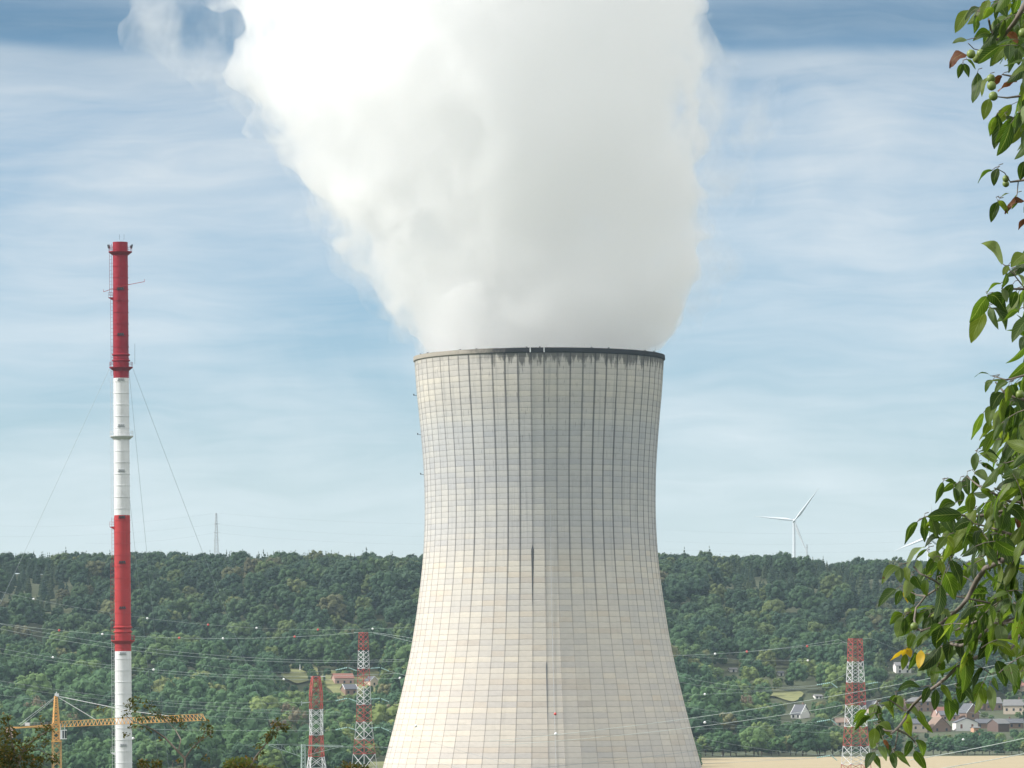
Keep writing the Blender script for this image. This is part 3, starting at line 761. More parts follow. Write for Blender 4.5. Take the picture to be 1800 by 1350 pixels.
# denser strip at the front edge on the left and the hedge-like edge of the field
def special(px, D, k, s):
    x = (px - 900) / F * D; z = gz(x, D) - (3.4 * s if k[0] == 'b' else 0); pp = M2PX((x, D, z)); return [x, D, z, k, s, fr.uniform(0, 6.28), pp[0], pp[1]]
for px in range(1238, 1480, 15):
    trees.append(special(px + fr.uniform(-5, 5), 2062 + fr.uniform(-9, 9), fr.choice(['b0', 'b1', 'b3']), fr.uniform(0.62, 0.95)))
trees.append(special(1325, 2050, 'b3', 1.15)); trees.append(special(1410, 2052, 'b2', 1.2)); trees.append(special(1440, 2056, 'b3', 1.0)); trees.append(special(1270, 2050, 'b1', 0.95))
for px in list(range(1640, 1700, 13)): trees.append(special(px, 2055 + fr.uniform(-8, 12), fr.choice(['b1', 'b3']), fr.uniform(0.55, 0.75)))
for px in list(range(1700, 1815, 13)): trees.append(special(px, 2055 + fr.uniform(-8, 12), fr.choice(['b1', 'b3']), fr.uniform(0.5, 0.62)))
for i in range(420):
    px, D = (fr.uniform(1440, 1800), fr.uniform(2120, 2420)) if i < 320 else (fr.uniform(480, 700), fr.uniform(2380, 2480)); s_ = fr.uniform(0.26, 0.62); q = special(px, D, fr.choice(['b0', 'b1', 'b3']), s_)
    tp = q[7] - 15 * s_ / D * F; w_ = 5.5 * s_ / D * F
    if any(px + w_ > a and px - w_ < b_ and tp < c1 - 1 and D < DD + 8 and q[7] > c0 for (a, b_, c0, c1, DD) in CLEAR): continue
    trees.append(q)
D_ = ground_hit(1457, 1135); trees.append(special(1457, D_, 'p0', 1.15))
D_ = ground_hit(513, 1206); trees.append(special(570, ground_hit(570, 1206), 'p0', 0.42))

seen_t = [q for q in trees if -15 < q[6] < 1815 and q[7] - 45 < 1350 and not (690 < q[6] < 1228)]
seen_t.sort(key=lambda q: q[1] - 60 * (q[4] - 1) - (400 if q[3] == 'p0' else 0))
indiv = seen_t[:285]; ids = set(id(q) for q in indiv)
rest = [q for q in trees if id(q) not in ids]
proto_obj = {}
ZONES = [(95, 'left of the crane mast'), (205, 'between crane mast and chimney'), (300, 'just right of the chimney'), (380, 'behind the crane jib tip'), (460, 'behind the leaning sprig'), (530, 'left of the short pylon'), (590, 'behind the short pylon'), (700, 'around the tall left pylon'),
         (1290, 'next to the cooling tower foot'), (1360, 'right of the cooling tower foot'), (1430, 'before the slate roofed house'), (1500, 'left of the right pylon'), (1600, 'right of the right pylon'), (1700, 'before the brown gabled house'), (9999, 'right of the white house')]
ORD = ['leftmost', 'second from left', 'third from left', 'fourth from left', 'fifth from left', 'sixth from left', 'seventh from left', 'eighth from left', 'ninth from left', 'tenth from left', 'eleventh from left', 'twelfth from left']
def where(q):
    px, y = q[6], q[1]
    return next(n for lim, n in ZONES if px < lim), ('front' if y < 2130 else ('middle' if y < 2260 else 'upper'))
cells = {}
for q in indiv:
    s_, row = where(q); size = 'small' if q[4] < .62 else ('big' if q[4] > 1.12 else 'mid-sized')
    cells.setdefault((s_, row, q[3], size), []).append(q)
for (s_, row, kk, size), members in cells.items():
    members.sort(key=lambda q: q[6])
    crown, trunk, lab, cat = KINDS[kk]
    for i, q in enumerate(members):
        e = empty({'tree': 'broadleaf_tree', 'conifer': 'conifer_tree', 'cypress': 'cypress_tree'}[cat] if kk != 'd0' else 'dry_tree', (q[0], q[1], q[2]), q[5]); e.scale = (q[4],) * 3
        lb = '%s %s, %s row, %s' % (size, SHORT[kk], row, s_)
        if len(members) > 1: lb = '%s %s' % (ORD[min(i, 11)], lb)
        tag(e, lb, cat, 'trees at the foot of the wooded hill')
        c_ = bpy.data.objects.new('crown', crown); COL.objects.link(c_); c_.parent = e
        k_ = bpy.data.objects.new('trunk', trunk); COL.objects.link(k_); k_.parent = e
        proto_obj.setdefault(kk, c_)
# make sure every kind has a source object
for k in KEYS:
    if k not in proto_obj:
        q = next((q for q in rest if q[3] == k and -10 < q[6] < 1810), next(q for q in rest if q[3] == k)); rest.remove(q)
        crown, trunk, lab, cat = KINDS[k]; s_, row = where(q)
        e = empty('conifer_tree' if cat == 'conifer' else 'broadleaf_tree', q[:3], q[5]); e.scale = (q[4],) * 3; tag(e, '%s high on the wooded hillside' % lab, cat, '%ss on the hillside' % lab)
        c_ = bpy.data.objects.new('crown', crown); COL.objects.link(c_); c_.parent = e
        k_ = bpy.data.objects.new('trunk', trunk); COL.objects.link(k_); k_.parent = e
        proto_obj[k] = c_
# the mass of the wood: one object whose points carry the same crowns
me = bpy.data.meshes.new('woods'); me.from_pydata([q[:3] for q in rest], [], [])
for nm, fn in (('kind', lambda q: KEYS.index(q[3])),):
    a = me.attributes.new(nm, 'INT', 'POINT'); a.data.foreach_set('value', [fn(q) for q in rest])
for nm, fn in (('scl', lambda q: q[4]), ('rotz', lambda q: q[5])):
    a = me.attributes.new(nm, 'FLOAT', 'POINT'); a.data.foreach_set('value', [fn(q) for q in rest])
woods = link('woods', me)
tag(woods, kind='stuff', label='far dense mixed wood covering the hillside up to the skyline', cat='wood')
ng = bpy.data.node_groups.new('woods', 'GeometryNodeTree')
ng.interface.new_socket('Geometry', in_out='INPUT', socket_type='NodeSocketGeometry'); ng.interface.new_socket('Geometry', in_out='OUTPUT', socket_type='NodeSocketGeometry')
gi = ng.nodes.new('NodeGroupInput'); go = ng.nodes.new('NodeGroupOutput'); jn = ng.nodes.new('GeometryNodeJoinGeometry')
def named(nm, typ):
    n = ng.nodes.new('GeometryNodeInputNamedAttribute'); n.data_type = typ; n.inputs['Name'].default_value = nm; return n.outputs['Attribute']
ak = named('kind', 'INT'); asc = named('scl', 'FLOAT'); ar = named('rotz', 'FLOAT')
cx_ = ng.nodes.new('ShaderNodeCombineXYZ'); ng.links.new(ar, cx_.inputs['Z'])
for i, k in enumerate(KEYS):
    cmp_ = ng.nodes.new('FunctionNodeCompare'); cmp_.data_type = 'INT'; cmp_.operation = 'EQUAL'
    ng.links.new(ak, cmp_.inputs[2]); cmp_.inputs[3].default_value = i
    ip = ng.nodes.new('GeometryNodeInstanceOnPoints'); ob = ng.nodes.new('GeometryNodeObjectInfo'); ob.inputs['Object'].default_value = proto_obj[k]
    ob.inputs['As Instance'].default_value = True
    ng.links.new(gi.outputs[0], ip.inputs['Points']); ng.links.new(cmp_.outputs[0], ip.inputs['Selection']); ng.links.new(ob.outputs['Geometry'], ip.inputs['Instance'])
    ng.links.new(cx_.outputs[0], ip.inputs['Rotation']); ng.links.new(asc, ip.inputs['Scale']); ng.links.new(ip.outputs[0], jn.inputs[0])
ng.links.new(jn.outputs[0], go.inputs[0])
md = woods.modifiers.new('trees', 'NODES'); md.node_group = ng

# ------------------------------------------------------------------ chimney
def paint(name, col, dirt, rough=.5):
    m, t, b = mat_new(name); tcn = N(t, 'ShaderNodeTexCoord'); o_ = tcn.outputs['Object']
    st_ = noise(t, mapping(t, o_, (1.6, 1.6, 0.07)), 1.0, 5, 0.65); bl = noise(t, o_, 0.5, 5, 0.65); sh = noise(t, mapping(t, o_, (0.05, 0.05, 0.35)), 1.0, 0, 0.5)
    c = mixc(t, bl, tuple(x * .86 for x in col), tuple(min(1, x * 1.14) for x in col)); c = mixc(t, 1.0, c, mixc(t, sh, (.9, .9, .9), (1.1, 1.1, 1.1)), 'MULTIPLY')
    c = mixc(t, mathn(t, 'MULTIPLY', ramp(t, st_, [(0.52, 0.0), (0.74, 1.0)]), 0.5), c, dirt)
    t.links.new(c, b.inputs['Base Color']); b.inputs['Roughness'].default_value = rough; b.inputs['Specular IOR Level'].default_value = .12
    return m
m_red = paint('red_paint', (0.29, 0.017, 0.030), (0.06, 0.02, 0.022))
m_pred = simple('pylon_red', (0.42, 0.07, 0.055), 0.55, 0, 0.15, 0.4)
m_redf = paint('faded_red_paint', (0.44, 0.045, 0.046), (0.20, 0.05, 0.04))
m_wht = paint('aged_white_paint', (0.70, 0.71, 0.71), (0.45, 0.44, 0.41))
m_cable = simple('steel_cable', (0.22, 0.27, 0.29), 0.5, 0.2)
CD = 1200.0
cb = P(217, HY, CD); CX0 = cb.x
def cz_(py): return CZ + (HY - py) * CD / F
zt = cz_(421)
def crad(z): return (13.2 + 1.5 * min(max((zt - z) / (zt - cz_(1350)), 0), 1.4)) * CD / F
chim = empty('chimney', (CX0, CD, 0))
tag(chim, 'tall slim chimney painted in broad red and white bands, held by guy cables', 'chimney')
bands = [(421, 660, m_red), (660, 901, m_wht), (901, 1140, m_redf), (1140, 1590, m_wht)]
for y0, y1, mt in bands:
    mb = MB(); z1, z0 = cz_(y0), max(cz_(y1), 0)
    prof = []
    ys = [y0]
    fl = [y for y in np.arange(443, 1590, 20.3) if y0 + 3 < y < y1 - 3]
    for y in fl: ys.append(float(y))
    prof.append((crad(z0), z0))
    for y in fl[::-1]:
        z = cz_(y); 
        if z < 0.5: continue
        r = crad(z); prof += [(r, z - 0.09), (r + 0.09, z - 0.08), (r + 0.09, z + 0.08), (r, z + 0.09)]
    prof.append((crad(z1), z1 - 0.003))
    if y0 == 421: prof += [(crad(z1) - 0.25, z1), (crad(z1) - 0.25, z1 - 3)]
    mb.lathe(prof, (CX0, CD, 0), 36)
    mb.build('red_band' if mt in (m_red, m_redf) else 'white_band', mt, chim, world=True)
def platform(py, R_out, mt, hh=1.25, rail=True):
    z = cz_(py); mb = MB(); r = crad(z)
    mb.lathe([(r - 0.02, z - 0.95), (R_out, z - 0.12), (R_out, z + 0.06), (r - 0.02, z + 0.06)], (CX0, CD, 0), 24)
    for k in range(14):
        a = 2 * math.pi * k / 14; p = Vector((CX0 + math.cos(a) * (R_out - 0.06), CD + math.sin(a) * (R_out - 0.06), z))
        mb.bar(p, p + Vector((0, 0, hh)), 0.09); a2 = 2 * math.pi * (k + 1) / 14; p2 = Vector((CX0 + math.cos(a2) * (R_out - 0.06), CD + math.sin(a2) * (R_out - 0.06), z))
        for h in (0.65, 1.0): mb.bar(p + Vector((0, 0, hh * h)), p2 + Vector((0, 0, hh * h)), 0.07)
    mb.build('platform', mt, chim, world=True)
platform(438, 2.95, m_red); platform(641, 2.95, m_red); platform(762, 2.95, m_wht); platform(1121, 3.0, m_redf)
for y in (619, 629, 1098, 1106):   # stiffening collars above the guy platforms
    mb = MB(); z = cz_(y); r = crad(z); mb.lathe([(r - .02, z - .3), (r + .32, z - .12), (r + .32, z + .12), (r - .02, z + .3)], (CX0, CD, 0), 30); mb.build('collar', m_red if y < 700 else m_redf, chim, world=True)
for y in (503, 583, 662, 743, 822, 904, 983, 1063, 1143, 1304):    # small inspection boxes
    mt = m_red if y < 660 else (m_wht if y < 901 else (m_redf if y < 1140 else m_wht))
    mb = MB(); z = cz_(y); r = crad(z); 
    for dx in (-0.45, 0.15, 0.65): mb.box((CX0 + dx, CD - r * 0.98 - 0.05, z), (0.42, 0.45, 0.42))
    mb.box((CX0 + 0.1, CD - r * 0.98 - 0.02, z - 0.35), (1.9, 0.3, 0.12))
    mb.build('inspection_box', m_dark if mt is not m_wht else m_steel, chim, world=True)
# ladder with its cage on the left side
def ladder(pa, pb, dx, mt):
    mb = MB(); za, zb = cz_(pa), max(cz_(pb), 0)
    for s in (-0.28, 0.28):
        mb.bar((CX0 - crad(za) - dx + s, CD - 0.3, za), (CX0 - crad(zb) - dx + s, CD - 0.3, zb), 0.10)
    z = zb
    while z < za: 
        mb.bar((CX0 - crad(z) - dx - .28, CD - .3, z), (CX0 - crad(z) - dx + .28, CD - .3, z), 0.07)
        if int(z / 0.9) % 3 == 0: mb.bar((CX0 - crad(z) + 0.02, CD - .3, z), (CX0 - crad(z) - dx, CD - .3, z), 0.08)
        z += 0.9
    mb.build('ladder', mt, chim, world=True)
ladder(424, 515, 0.55, m_red); ladder(520, 655, 0.30, m_red); ladder(660, 900, 0.42, m_wht); ladder(905, 990, 0.3, m_redf); ladder(985, 1105, 0.62, m_redf); ladder(1120, 1600, 0.5, m_wht)
for y, mt in ((518, m_red), (921, m_redf), (1318, m_wht)):   # small side landings
    mb = MB(); z = cz_(y); r = crad(z)
    mb.add([(CX0 - r - 1.1, CD - .7, z), (CX0 - r + .1, CD - .7, z), (CX0 - r + .1, CD + .7, z), (CX0 - r - 1.1, CD + .7, z), (CX0 - r - 1.1, CD - .7, z - .12), (CX0 - r + .1, CD - .7, z - .8), (CX0 - r + .1, CD + .7, z - .8), (CX0 - r - 1.1, CD + .7, z - .12)],
           [(0, 1, 2, 3), (4, 7, 6, 5), (0, 4, 5, 1), (2, 6, 7, 3), (0, 3, 7, 4)])
    for x in (-1.1, -0.55, 0.0):
        mb.bar((CX0 - r + x, CD - .68, z), (CX0 - r + x, CD - .68, z + 1.2), .08)
    for h in (.6, 1.2): mb.bar((CX0 - r - 1.1, CD - .68, z + h), (CX0 - r, CD - .68, z + h), .08)
    mb.build('side_landing', mt, chim, world=True)
# sloping cable arm and antennas
mb = MB(); a0 = P(182, 513, CD - 2.2); a1 = P(206, 505, CD - 2.1); a2 = P(228, 500, CD - 2.1); a3 = P(254, 495, CD - 2.2)
mb.bar(a0, a1, .16); mb.bar(a1, a2, .2); mb.bar(a2, a3, .16); mb.bar(a0, a0 + Vector((0, 0, .6)), .12); mb.bar(a3, a3 + Vector((0, 0, .6)), .12)
mb.build('signal_arm', m_redf, chim, world=True)
mb = MB()
for px, y0, y1 in ((197, 605, 640), (237, 604, 640), (210, 421, 412), (218, 421, 412)):
    q0, q1 = P(px, y0, CD), P(px, y1, CD); mb.bar(q0, q1, .08)
mb.build('antenna', m_dark, chim, world=True)
for sx in (-1, 1):   # floodlights at the top platform corners
    mb = MB(); q = Vector((CX0 + sx * 2.8, CD - .5, cz_(438) + 1.2)); mb.box(q, (.45, .5, .7), 0, 0.4 * sx); mb.box(q + Vector((sx * .2, 0, .35)), (.35, .3, .5)); mb.build('floodlight', m_dark, chim, world=True)
for (ax, ay, sx, sy, len_) in ((-1, 0, -0.489, 0.02, 133), (1, 0, 0.383, 0.02, 133), (0.6, 0.8, 0.05, 0.6, 133), (-0.5, 0.8, 0.06, 0.55, 133)):
    za = cz_(643); q0 = Vector((CX0 + ax * 2.9, CD + ay * 2.9, za)); q1 = Vector((CX0 + ax * 2.9 + sx * za, CD + ay * 2.9 + sy * za, 0))
    mb = MB(); pts = [q0.lerp(q1, i / 14) - Vector((0, 0, 1.6 * math.sin(math.pi * i / 14))) for i in range(15)]; mb.tube(pts, .035, 0, 4)
    mb.build('guy_cable', m_cable, chim, world=True)

# ------------------------------------------------------------------ lattice pylons
def pylon_body(mb, cx, cy, lv, rot, th, colour, sub=1, cross='X'):
    """lv: list of (z, width) from the ground up; square plan turned by rot; colour(z) gives the material slot"""
    def corner(k, z, w_): a = rot + math.pi / 4 + k * math.pi / 2; return Vector((cx + math.cos(a) * w_ * 0.7071, cy + math.sin(a) * w_ * 0.7071, z))
    for (z0, w0), (z1, w1) in zip(lv[:-1], lv[1:]):
        n_ = max(1, round((z1 - z0) / (0.5 * (w0 + w1) * sub)))
        for s in range(n_):
            za, zb = z0 + (z1 - z0) * s / n_, z0 + (z1 - z0) * (s + 1) / n_
            wa, wb = w0 + (w1 - w0) * s / n_, w0 + (w1 - w0) * (s + 1) / n_
            mi = colour((za + zb) / 2)
            for k in range(4):
                mb.bar(corner(k, za, wa), corner(k, zb, wb), th * 1.4, mi, 4, None, False)
                if cross == 'X' or (k + s) % 2: mb.bar(corner(k, za, wa), corner(k + 1, zb, wb), th, mi, 4, None, False)
                if cross == 'X' or not (k + s) % 2: mb.bar(corner(k + 1, za, wa), corner(k, zb, wb), th, mi, 4, None, False)
            if s == 0:
                for k in range(4): mb.bar(corner(k, za, wa), corner(k + 1, za, wa), th, mi, 4, None, False)
    z, w_ = lv[-1]
    for k in range(4): mb.bar(corner(k, z, w_), corner(k + 1, z, w_), th * 1.3, colour(z - .1))
m_ins = simple('glass_insulator', (0.42, 0.66, 0.62), 0.25, 0, 0.1)
m_green = simple('pale_green_steel', (0.45, 0.55, 0.50), 0.5, 0.2)
m_wire = simple('aluminium_wire', (0.46, 0.53, 0.52), 0.4, 0.3)
m_wireb = simple('bright_wire', (0.46, 0.52, 0.49), 0.35, 0.2)
def z_at(py, D): return CZ + (HY - py) * D / F
def make_pylon(cxp, D, rows, bandys, rot, label, th, sub, base_w, name='lattice_pylon'):
    c = P(cxp, 1230, D); g = gz(c.x, D); e = empty(name, (c.x, D, g)); tag(e, label, 'pylon')
    k = D / F; dxr = -(cxp - 900) * math.sin(ROLL)
    def zz(py): return P(cxp, py, D).z
    kk = math.cos(rot % (math.pi / 2) - math.pi / 4) * math.sqrt(2)   # seen width / side
    lv = [(zz(py), w_ * k / kk) for py, w_ in rows][::-1]
    if lv[0][0] > g + 0.5: lv = [(g, base_w * k / kk)] + lv
    bz = sorted([zz(b_) for b_ in bandys])
    def colour(z): return (len(bandys) - int(np.searchsorted(bz, z))) % 2
    mb = MB(); pylon_body(mb, c.x, D, lv, rot, th, colour, sub)
    mb.build('lattice_body', [m_pred, m_wht], e, world=True)
    return e, c
pl, cpl = make_pylon(639.5, 1720, [(1112, 16), (1175, 20.5), (1238, 25), (1268, 27), (1299, 33), (1325, 39), (1350, 45)], [1143, 1175, 1205, 1238, 1268, 1300, 1327], R_(45), 'tall red and white lattice pylon, nearest to the cooling tower', 0.17, 0.62, 58)
pr_, cpr = make_pylon(1504, 1720, [(1123, 24), (1162, 27), (1199, 31), (1239, 34.5), (1277, 38.5), (1311, 44), (1343, 50)], [1162, 1199, 1239, 1277, 1311, 1343], R_(22), 'red and white lattice pylon standing at the edge of the straw field', 0.20, 0.55, 54)
ps, cps = make_pylon(555.5, 1440, [(1189, 15), (1204, 20), (1222, 24), (1246, 24), (1292, 24), (1330, 28), (1350, 34)], [1245.5, 1292, 1331], R_(14), 'shorter red and white pylon with an open tapering head', 0.22, 0.9, 70)
def insul(parent, pts, D, mat=None, w_=0.42):
    for a, b_ in zip(pts[:-1], pts[1:]):
        A, B = P(*a, D), P(*b_, D); mb = MB(); n_ = 7
        for i in range(n_):
            p, q = A.lerp(B, i / n_), A.lerp(B, (i + 0.62) / n_); mb.bar(p, q, w_, 0, 6)
        mb.bar(A, B, w_ * 0.35, 0, 4); mb.build('insulator_string', mat or m_ins, parent, world=True)
def arm(parent, pts, D, w_=0.2, mat=None):
    mb = MB()
    for a, b_ in zip(pts[:-1], pts[1:]): mb.bar(P(*a, D), P(*b_, D), w_)
    mb.build('cross_arm', mat or m_green, parent, world=True)
for y in (1178, 1232, 1283):
    insul(pl, [(590, y), (611, y - 4.5)], 1720); insul(pl, [(613, y - 4), (627, y + 1)], 1720)
    insul(pl, [(652, y - 3), (668, y - 4.5)], 1720); insul(pl, [(670, y - 4), (684, y + 2)], 1720)
    arm(pl, [(627, y + 1), (632, y + 1)], 1720); arm(pl, [(648, y - 2), (652, y - 3)], 1720)
arm(pl, [(622, 1112), (657, 1111.5)], 1720, .22)
for y, dx in ((1203, 0), (1268, 0), (1331, 0)):
    insul(pr_, [(1436 + dx, y + 1), (1460 + dx, y - 3)], 1720); arm(pr_, [(1460 + dx, y - 3), (1488, y - 19)], 1720, .16)
    insul(pr_, [(1462 + dx, y - 2), (1472 + dx, y + 6)], 1720); arm(pr_, [(1520, y), (1545, y - 4)], 1720, .16)
    insul(pr_, [(1522, y), (1544, y - 4)], 1720)
arm(pr_, [(1473, 1124), (1490, 1131)], 1720, .14); arm(pr_, [(1515, 1123), (1531, 1122)], 1720, .16)
arm(ps, [(546, 1234), (530, 1236)], 1440, .4); arm(ps, [(530, 1232), (530, 1240)], 1440, .4)
arm(ps, [(546, 1189.5), (572, 1189)], 1440, .3, m_wht)
# pale green portal pylon in front
gp = P(533, 1309, 1250); ge = empty('steel_pylon', (gp.x, 1250, 0)); tag(ge, 'pale green steel pylon with long crossarm, in front of the shorter striped pylon', 'pylon')
mb = MB(); zt_ = gp.z
pylon_body(mb, gp.x, 1250, [(0, 2.4), (zt_ - 6, 1.1), (zt_, 0.9)], 0.2, .13, lambda z: 0, 1.0); mb.build('lattice_body', m_green, ge, world=True)
mb = MB(); A, B = P(471.5, 1309, 1250), P(603, 1311, 1250)
for dz in (0, 0.55): mb.bar(A + Vector((0, 0, dz * 0.2)), B + Vector((0, 0, -dz * 0.5)), .17)
for px, py in ((482, 1312), (495, 1316.5), (509, 1322), (522, 1327)):
    mb.bar(P(px, 1310, 1250), P(px + 9, py + 3, 1250), .09); mb.bar(P(px, 1310, 1250), P(px, py, 1250), .09)
mb.bar(P(471.5, 1310, 1250), P(533, 1331, 1250), .17); mb.bar(P(603, 1311.5, 1250), P(533, 1329, 1250), .15)
for px in (545, 558, 572, 585): mb.bar(P(px, 1311, 1250), P(px - 6, 1329 - (px - 533) * .25, 1250), .09)
mb.build('cross_arm', m_green, ge, world=True)
# far pylon on the skyline
fp = P(380.5, 972, 3600); fe = empty('lattice_pylon', (fp.x, 3600, gz(fp.x, 3600))); tag(fe, 'slender grey pylon far off on the wooded skyline', 'pylon')
ztop = P(380.5, 902, 3600).z; mb = MB(); g = gz(fp.x, 3600)
pylon_body(mb, fp.x, 3600, [(g, 5.0), (g + (ztop - g) * .45, 3.0), (ztop, 0.9)], .3, .15, lambda z: 0, 1.2); mb.build('lattice_body', m_steel, fe, world=True)
mb = MB()
for py in (921, 936, 950): A, B = P(375.5, py, 3600), P(386.5, py - .3, 3600); mb.bar(A, B, .35)
mb.build('cross_arm', m_steel, fe, world=True)
tp_ = P(1418, 975, 3600); te = empty('skyline_mast', (tp_.x, 3600, gz(tp_.x, 3600))); tag(te, 'tiny grey mast on the skyline beside the white wind turbine', 'mast')
mb = MB(); mb.bar((tp_.x, 3600, gz(tp_.x, 3600)), P(1418.5, 957, 3600), .7, 0, 6); mb.build('pole', m_steel, te, world=True)
mb = MB(); mb.bar(P(1416.5, 962, 3600), P(1420.5, 962, 3600), .5); mb.build('cross_arm', m_steel, te, world=True)

# ------------------------------------------------------------------ wires and their marker balls
m_ballw = simple('white_marker', (0.85, 0.85, 0.85), 0.4, 0, 0.03); m_ballr = simple('red_marker', (0.62, 0.08, 0.06), 0.4, 0, 0.05)
def wire(pts, D0, D1, w_, label, balls=(), mat=None, nseg=36, ball_r=0.42):
    """three photo points (left, middle, right) give the hang of the wire"""
    (x0, y0), (x1, y1), (x2, y2) = pts
    def yy(x):
        return y0 * (x - x1) * (x - x2) / ((x0 - x1) * (x0 - x2)) + y1 * (x - x0) * (x - x2) / ((x1 - x0) * (x1 - x2)) + y2 * (x - x0) * (x - x1) / ((x2 - x0) * (x2 - x1))
    def pt(x): t = (x - x0) / (x2 - x0); return P(x, yy(x), D0 + (D1 - D0) * t)
    mb = MB(); mb.tube([pt(x0 + (x2 - x0) * i / nseg) for i in range(nseg + 1)], w_ * .36, 0, 4)
    o = mb.build('power_line', mat or m_wire); tag(o, label, 'power line', 'overhead power lines')
    for bx, colr in balls:
        mb = MB(); q = pt(bx)
        mb.lathe([(0.02, -ball_r)] + [(ball_r * math.cos(a), ball_r * math.sin(a)) for a in np.linspace(-1.3, 1.3, 7)] + [(0.02, ball_r)], q, 10)
        mb.build('marker_ball', m_ballw if colr == 'w' else m_ballr, o, True)
    return o
wire([(-40, 1090), (300, 1121), (629, 1112)], 1700, 1720, .13, 'wire with five marker balls ending at the top of the tall left pylon', [(104, 'r'), (180, 'w'), (315, 'r'), (392, 'w'), (518, 'r')])
wire([(-40, 1088), (200, 1132), (711, 1159)], 1700, 1700, .12, 'upper of two close wires sagging across the woods behind the chimney')
wire([(-40, 1097), (200, 1139), (711, 1162)], 1700, 1700, .12, 'lower of two close wires sagging across the woods behind the chimney')
wire([(-40, 1132), (200, 1170), (704, 1183)], 1690, 1690, .11, 'thin wire with one white ball crossing just above the red roofed farmhouse', [(93, 'w'), (270, 'w')])
wire([(-40, 1141), (200, 1175), (704, 1192)], 1690, 1690, .10, 'thin wire with two white balls crossing at the height of the farmhouse wall', [(499, 'w'), (703, 'w')])
wire([(-40, 1190), (200, 1225), (600, 1252)], 1650, 1680, .10, 'thin wire passing close above the crane top')
wire([(-40, 1199), (200, 1232), (600, 1257)], 1650, 1680, .09, 'thin wire passing just behind the crane top')
wire([(-40, 1216), (150, 1240), (560, 1268)], 1650, 1680, .08, 'faint wire crossing behind the pale crane stays')
wire([(-60, 1025), (260, 1087), (740, 1101)], 1850, 1850, .08, 'highest thin wire with white and red balls over the left woods', [(59, 'w'), (259, 'w'), (366, 'r'), (451, 'w'), (559, 'r'), (655, 'w')])
wire([(240, 1281), (400, 1284), (589, 1283)], 1600, 1720, .12, 'wire running from the lowest left insulators towards the chimney', [(234.5, 'w')] if False else [])
wire([(300, 1232), (450, 1236), (589, 1232)], 1600, 1720, .09, 'wire running left from the middle insulators of the tall left pylon')
wire([(300, 1157), (450, 1180), (589, 1178)], 1640, 1720, .08, 'wire running left from the top insulators of the tall left pylon')
wire([(657, 1112), (695, 1117), (735, 1124)], 1720, 1690, .11, 'upper short wire from the tall left pylon top behind the cooling tower')
wire([(657, 1113), (695, 1121), (735, 1131)], 1720, 1690, .11, 'lower short wire from the tall left pylon top behind the cooling tower')
wire([(684, 1180), (700, 1184), (715, 1188)], 1720, 1700, .09, 'short wire from the top right insulators behind the cooling tower')
wire([(684, 1285), (690, 1288), (700, 1293)], 1720, 1700, .09, 'short wire from the lowest right insulators behind the cooling tower')
wire([(560, 1313), (620, 1313), (690, 1313.5)], 1450, 1465, .17, 'pale level wire crossing the foot of both left striped pylons', mat=m_wireb)
wire([(430, 1310), (520, 1308), (602, 1310)], 1240, 1260, .06, 'thin wire lying along the pale green crossarm')
wire([(680, 1281), (847, 1330), (930, 1352)], 1350, 1250, .07, 'dark thin wire falling across the lit foot of the cooling tower', mat=m_cable)
wire([(670, 1312), (797, 1348), (840, 1360)], 1350, 1300, .06, 'faintest wire low on the lit foot of the cooling tower', mat=m_cable)
wire([(925, 1351), (1050, 1340), (1250, 1316)], 1250, 1350, .10, 'dark thin wire rising across the shaded foot of the cooling tower', mat=m_cable)
wire([(860, 1303), (1320, 1247), (1830, 1152)], 1000, 850, .10, 'upper of two pale wires crossing the cooling tower foot and the right pylon', [], m_wireb, 50)
wire([(883, 1309), (1320, 1265), (1830, 1168)], 1000, 850, .10, 'lower of two pale wires crossing the cooling tower foot and the right pylon', [], m_wireb, 50)
wire([(1180, 1152), (1313, 1145.5), (1473, 1124.5)], 1700, 1720, .13, 'wire with a white and a red ball rising to the top of the right pylon', [(1257, 'w'), (1313, 'r')])
wire([(1313, 1145.5), (1419, 1136), (1488, 1129)], 1705, 1720, .10, 'wire with one red ball just below the top wire of the right pylon', [(1419, 'r')])
wire([(1190, 1151), (1300, 1159), (1420, 1161)], 1900, 1900, .07, 'faint wire with one white ball over the dark wood left of the right pylon', [(1420, 'w')])
wire([(1190, 1188), (1317, 1207), (1436, 1204)], 1600, 1720, .10, 'upper wire reaching the top insulators of the right pylon')
wire([(1195, 1199), (1317, 1213), (1436, 1205)], 1600, 1720, .10, 'lower wire reaching the top insulators of the right pylon')
wire([(1200, 1222), (1310, 1217), (1490, 1206)], 1700, 1720, .09, 'thin wire with a white ball crossing trees level with the top insulators', [(1239, 'w')])
wire([(1208, 1243), (1358, 1265), (1483, 1281)], 1650, 1720, .10, 'thin wire falling to the right below the slate roofed house')
wire([(1225, 1282), (1330, 1277), (1438, 1269)], 1650, 1720, .09, 'thin wire reaching the middle insulators of the right pylon', [])
wire([(1215, 1262), (1350, 1281), (1483, 1289)], 1650, 1720, .08, 'faint wire falling to the right through the middle of the field trees')
wire([(1222, 1295), (1350, 1318), (1483, 1328)], 1650, 1720, .10, 'upper thin wire falling in front of the trees at the field edge')
wire([(1227, 1309), (1300, 1323), (1400, 1336)], 1650, 1720, .10, 'middle thin wire falling in front of the trees at the field edge')
wire([(1228, 1322), (1300, 1332), (1433, 1333)], 1650, 1720, .09, 'lowest thin wire in front of the trees at the field edge')
wire([(1230, 1342), (1330, 1338), (1434, 1332)], 1650, 1720, .10, 'wire rising to the lowest insulators of the right pylon')
wire([(1545, 1199), (1680, 1245), (1830, 1275)], 1720, 1760, .09, 'thin wire falling from the right pylon towards the village roofs')
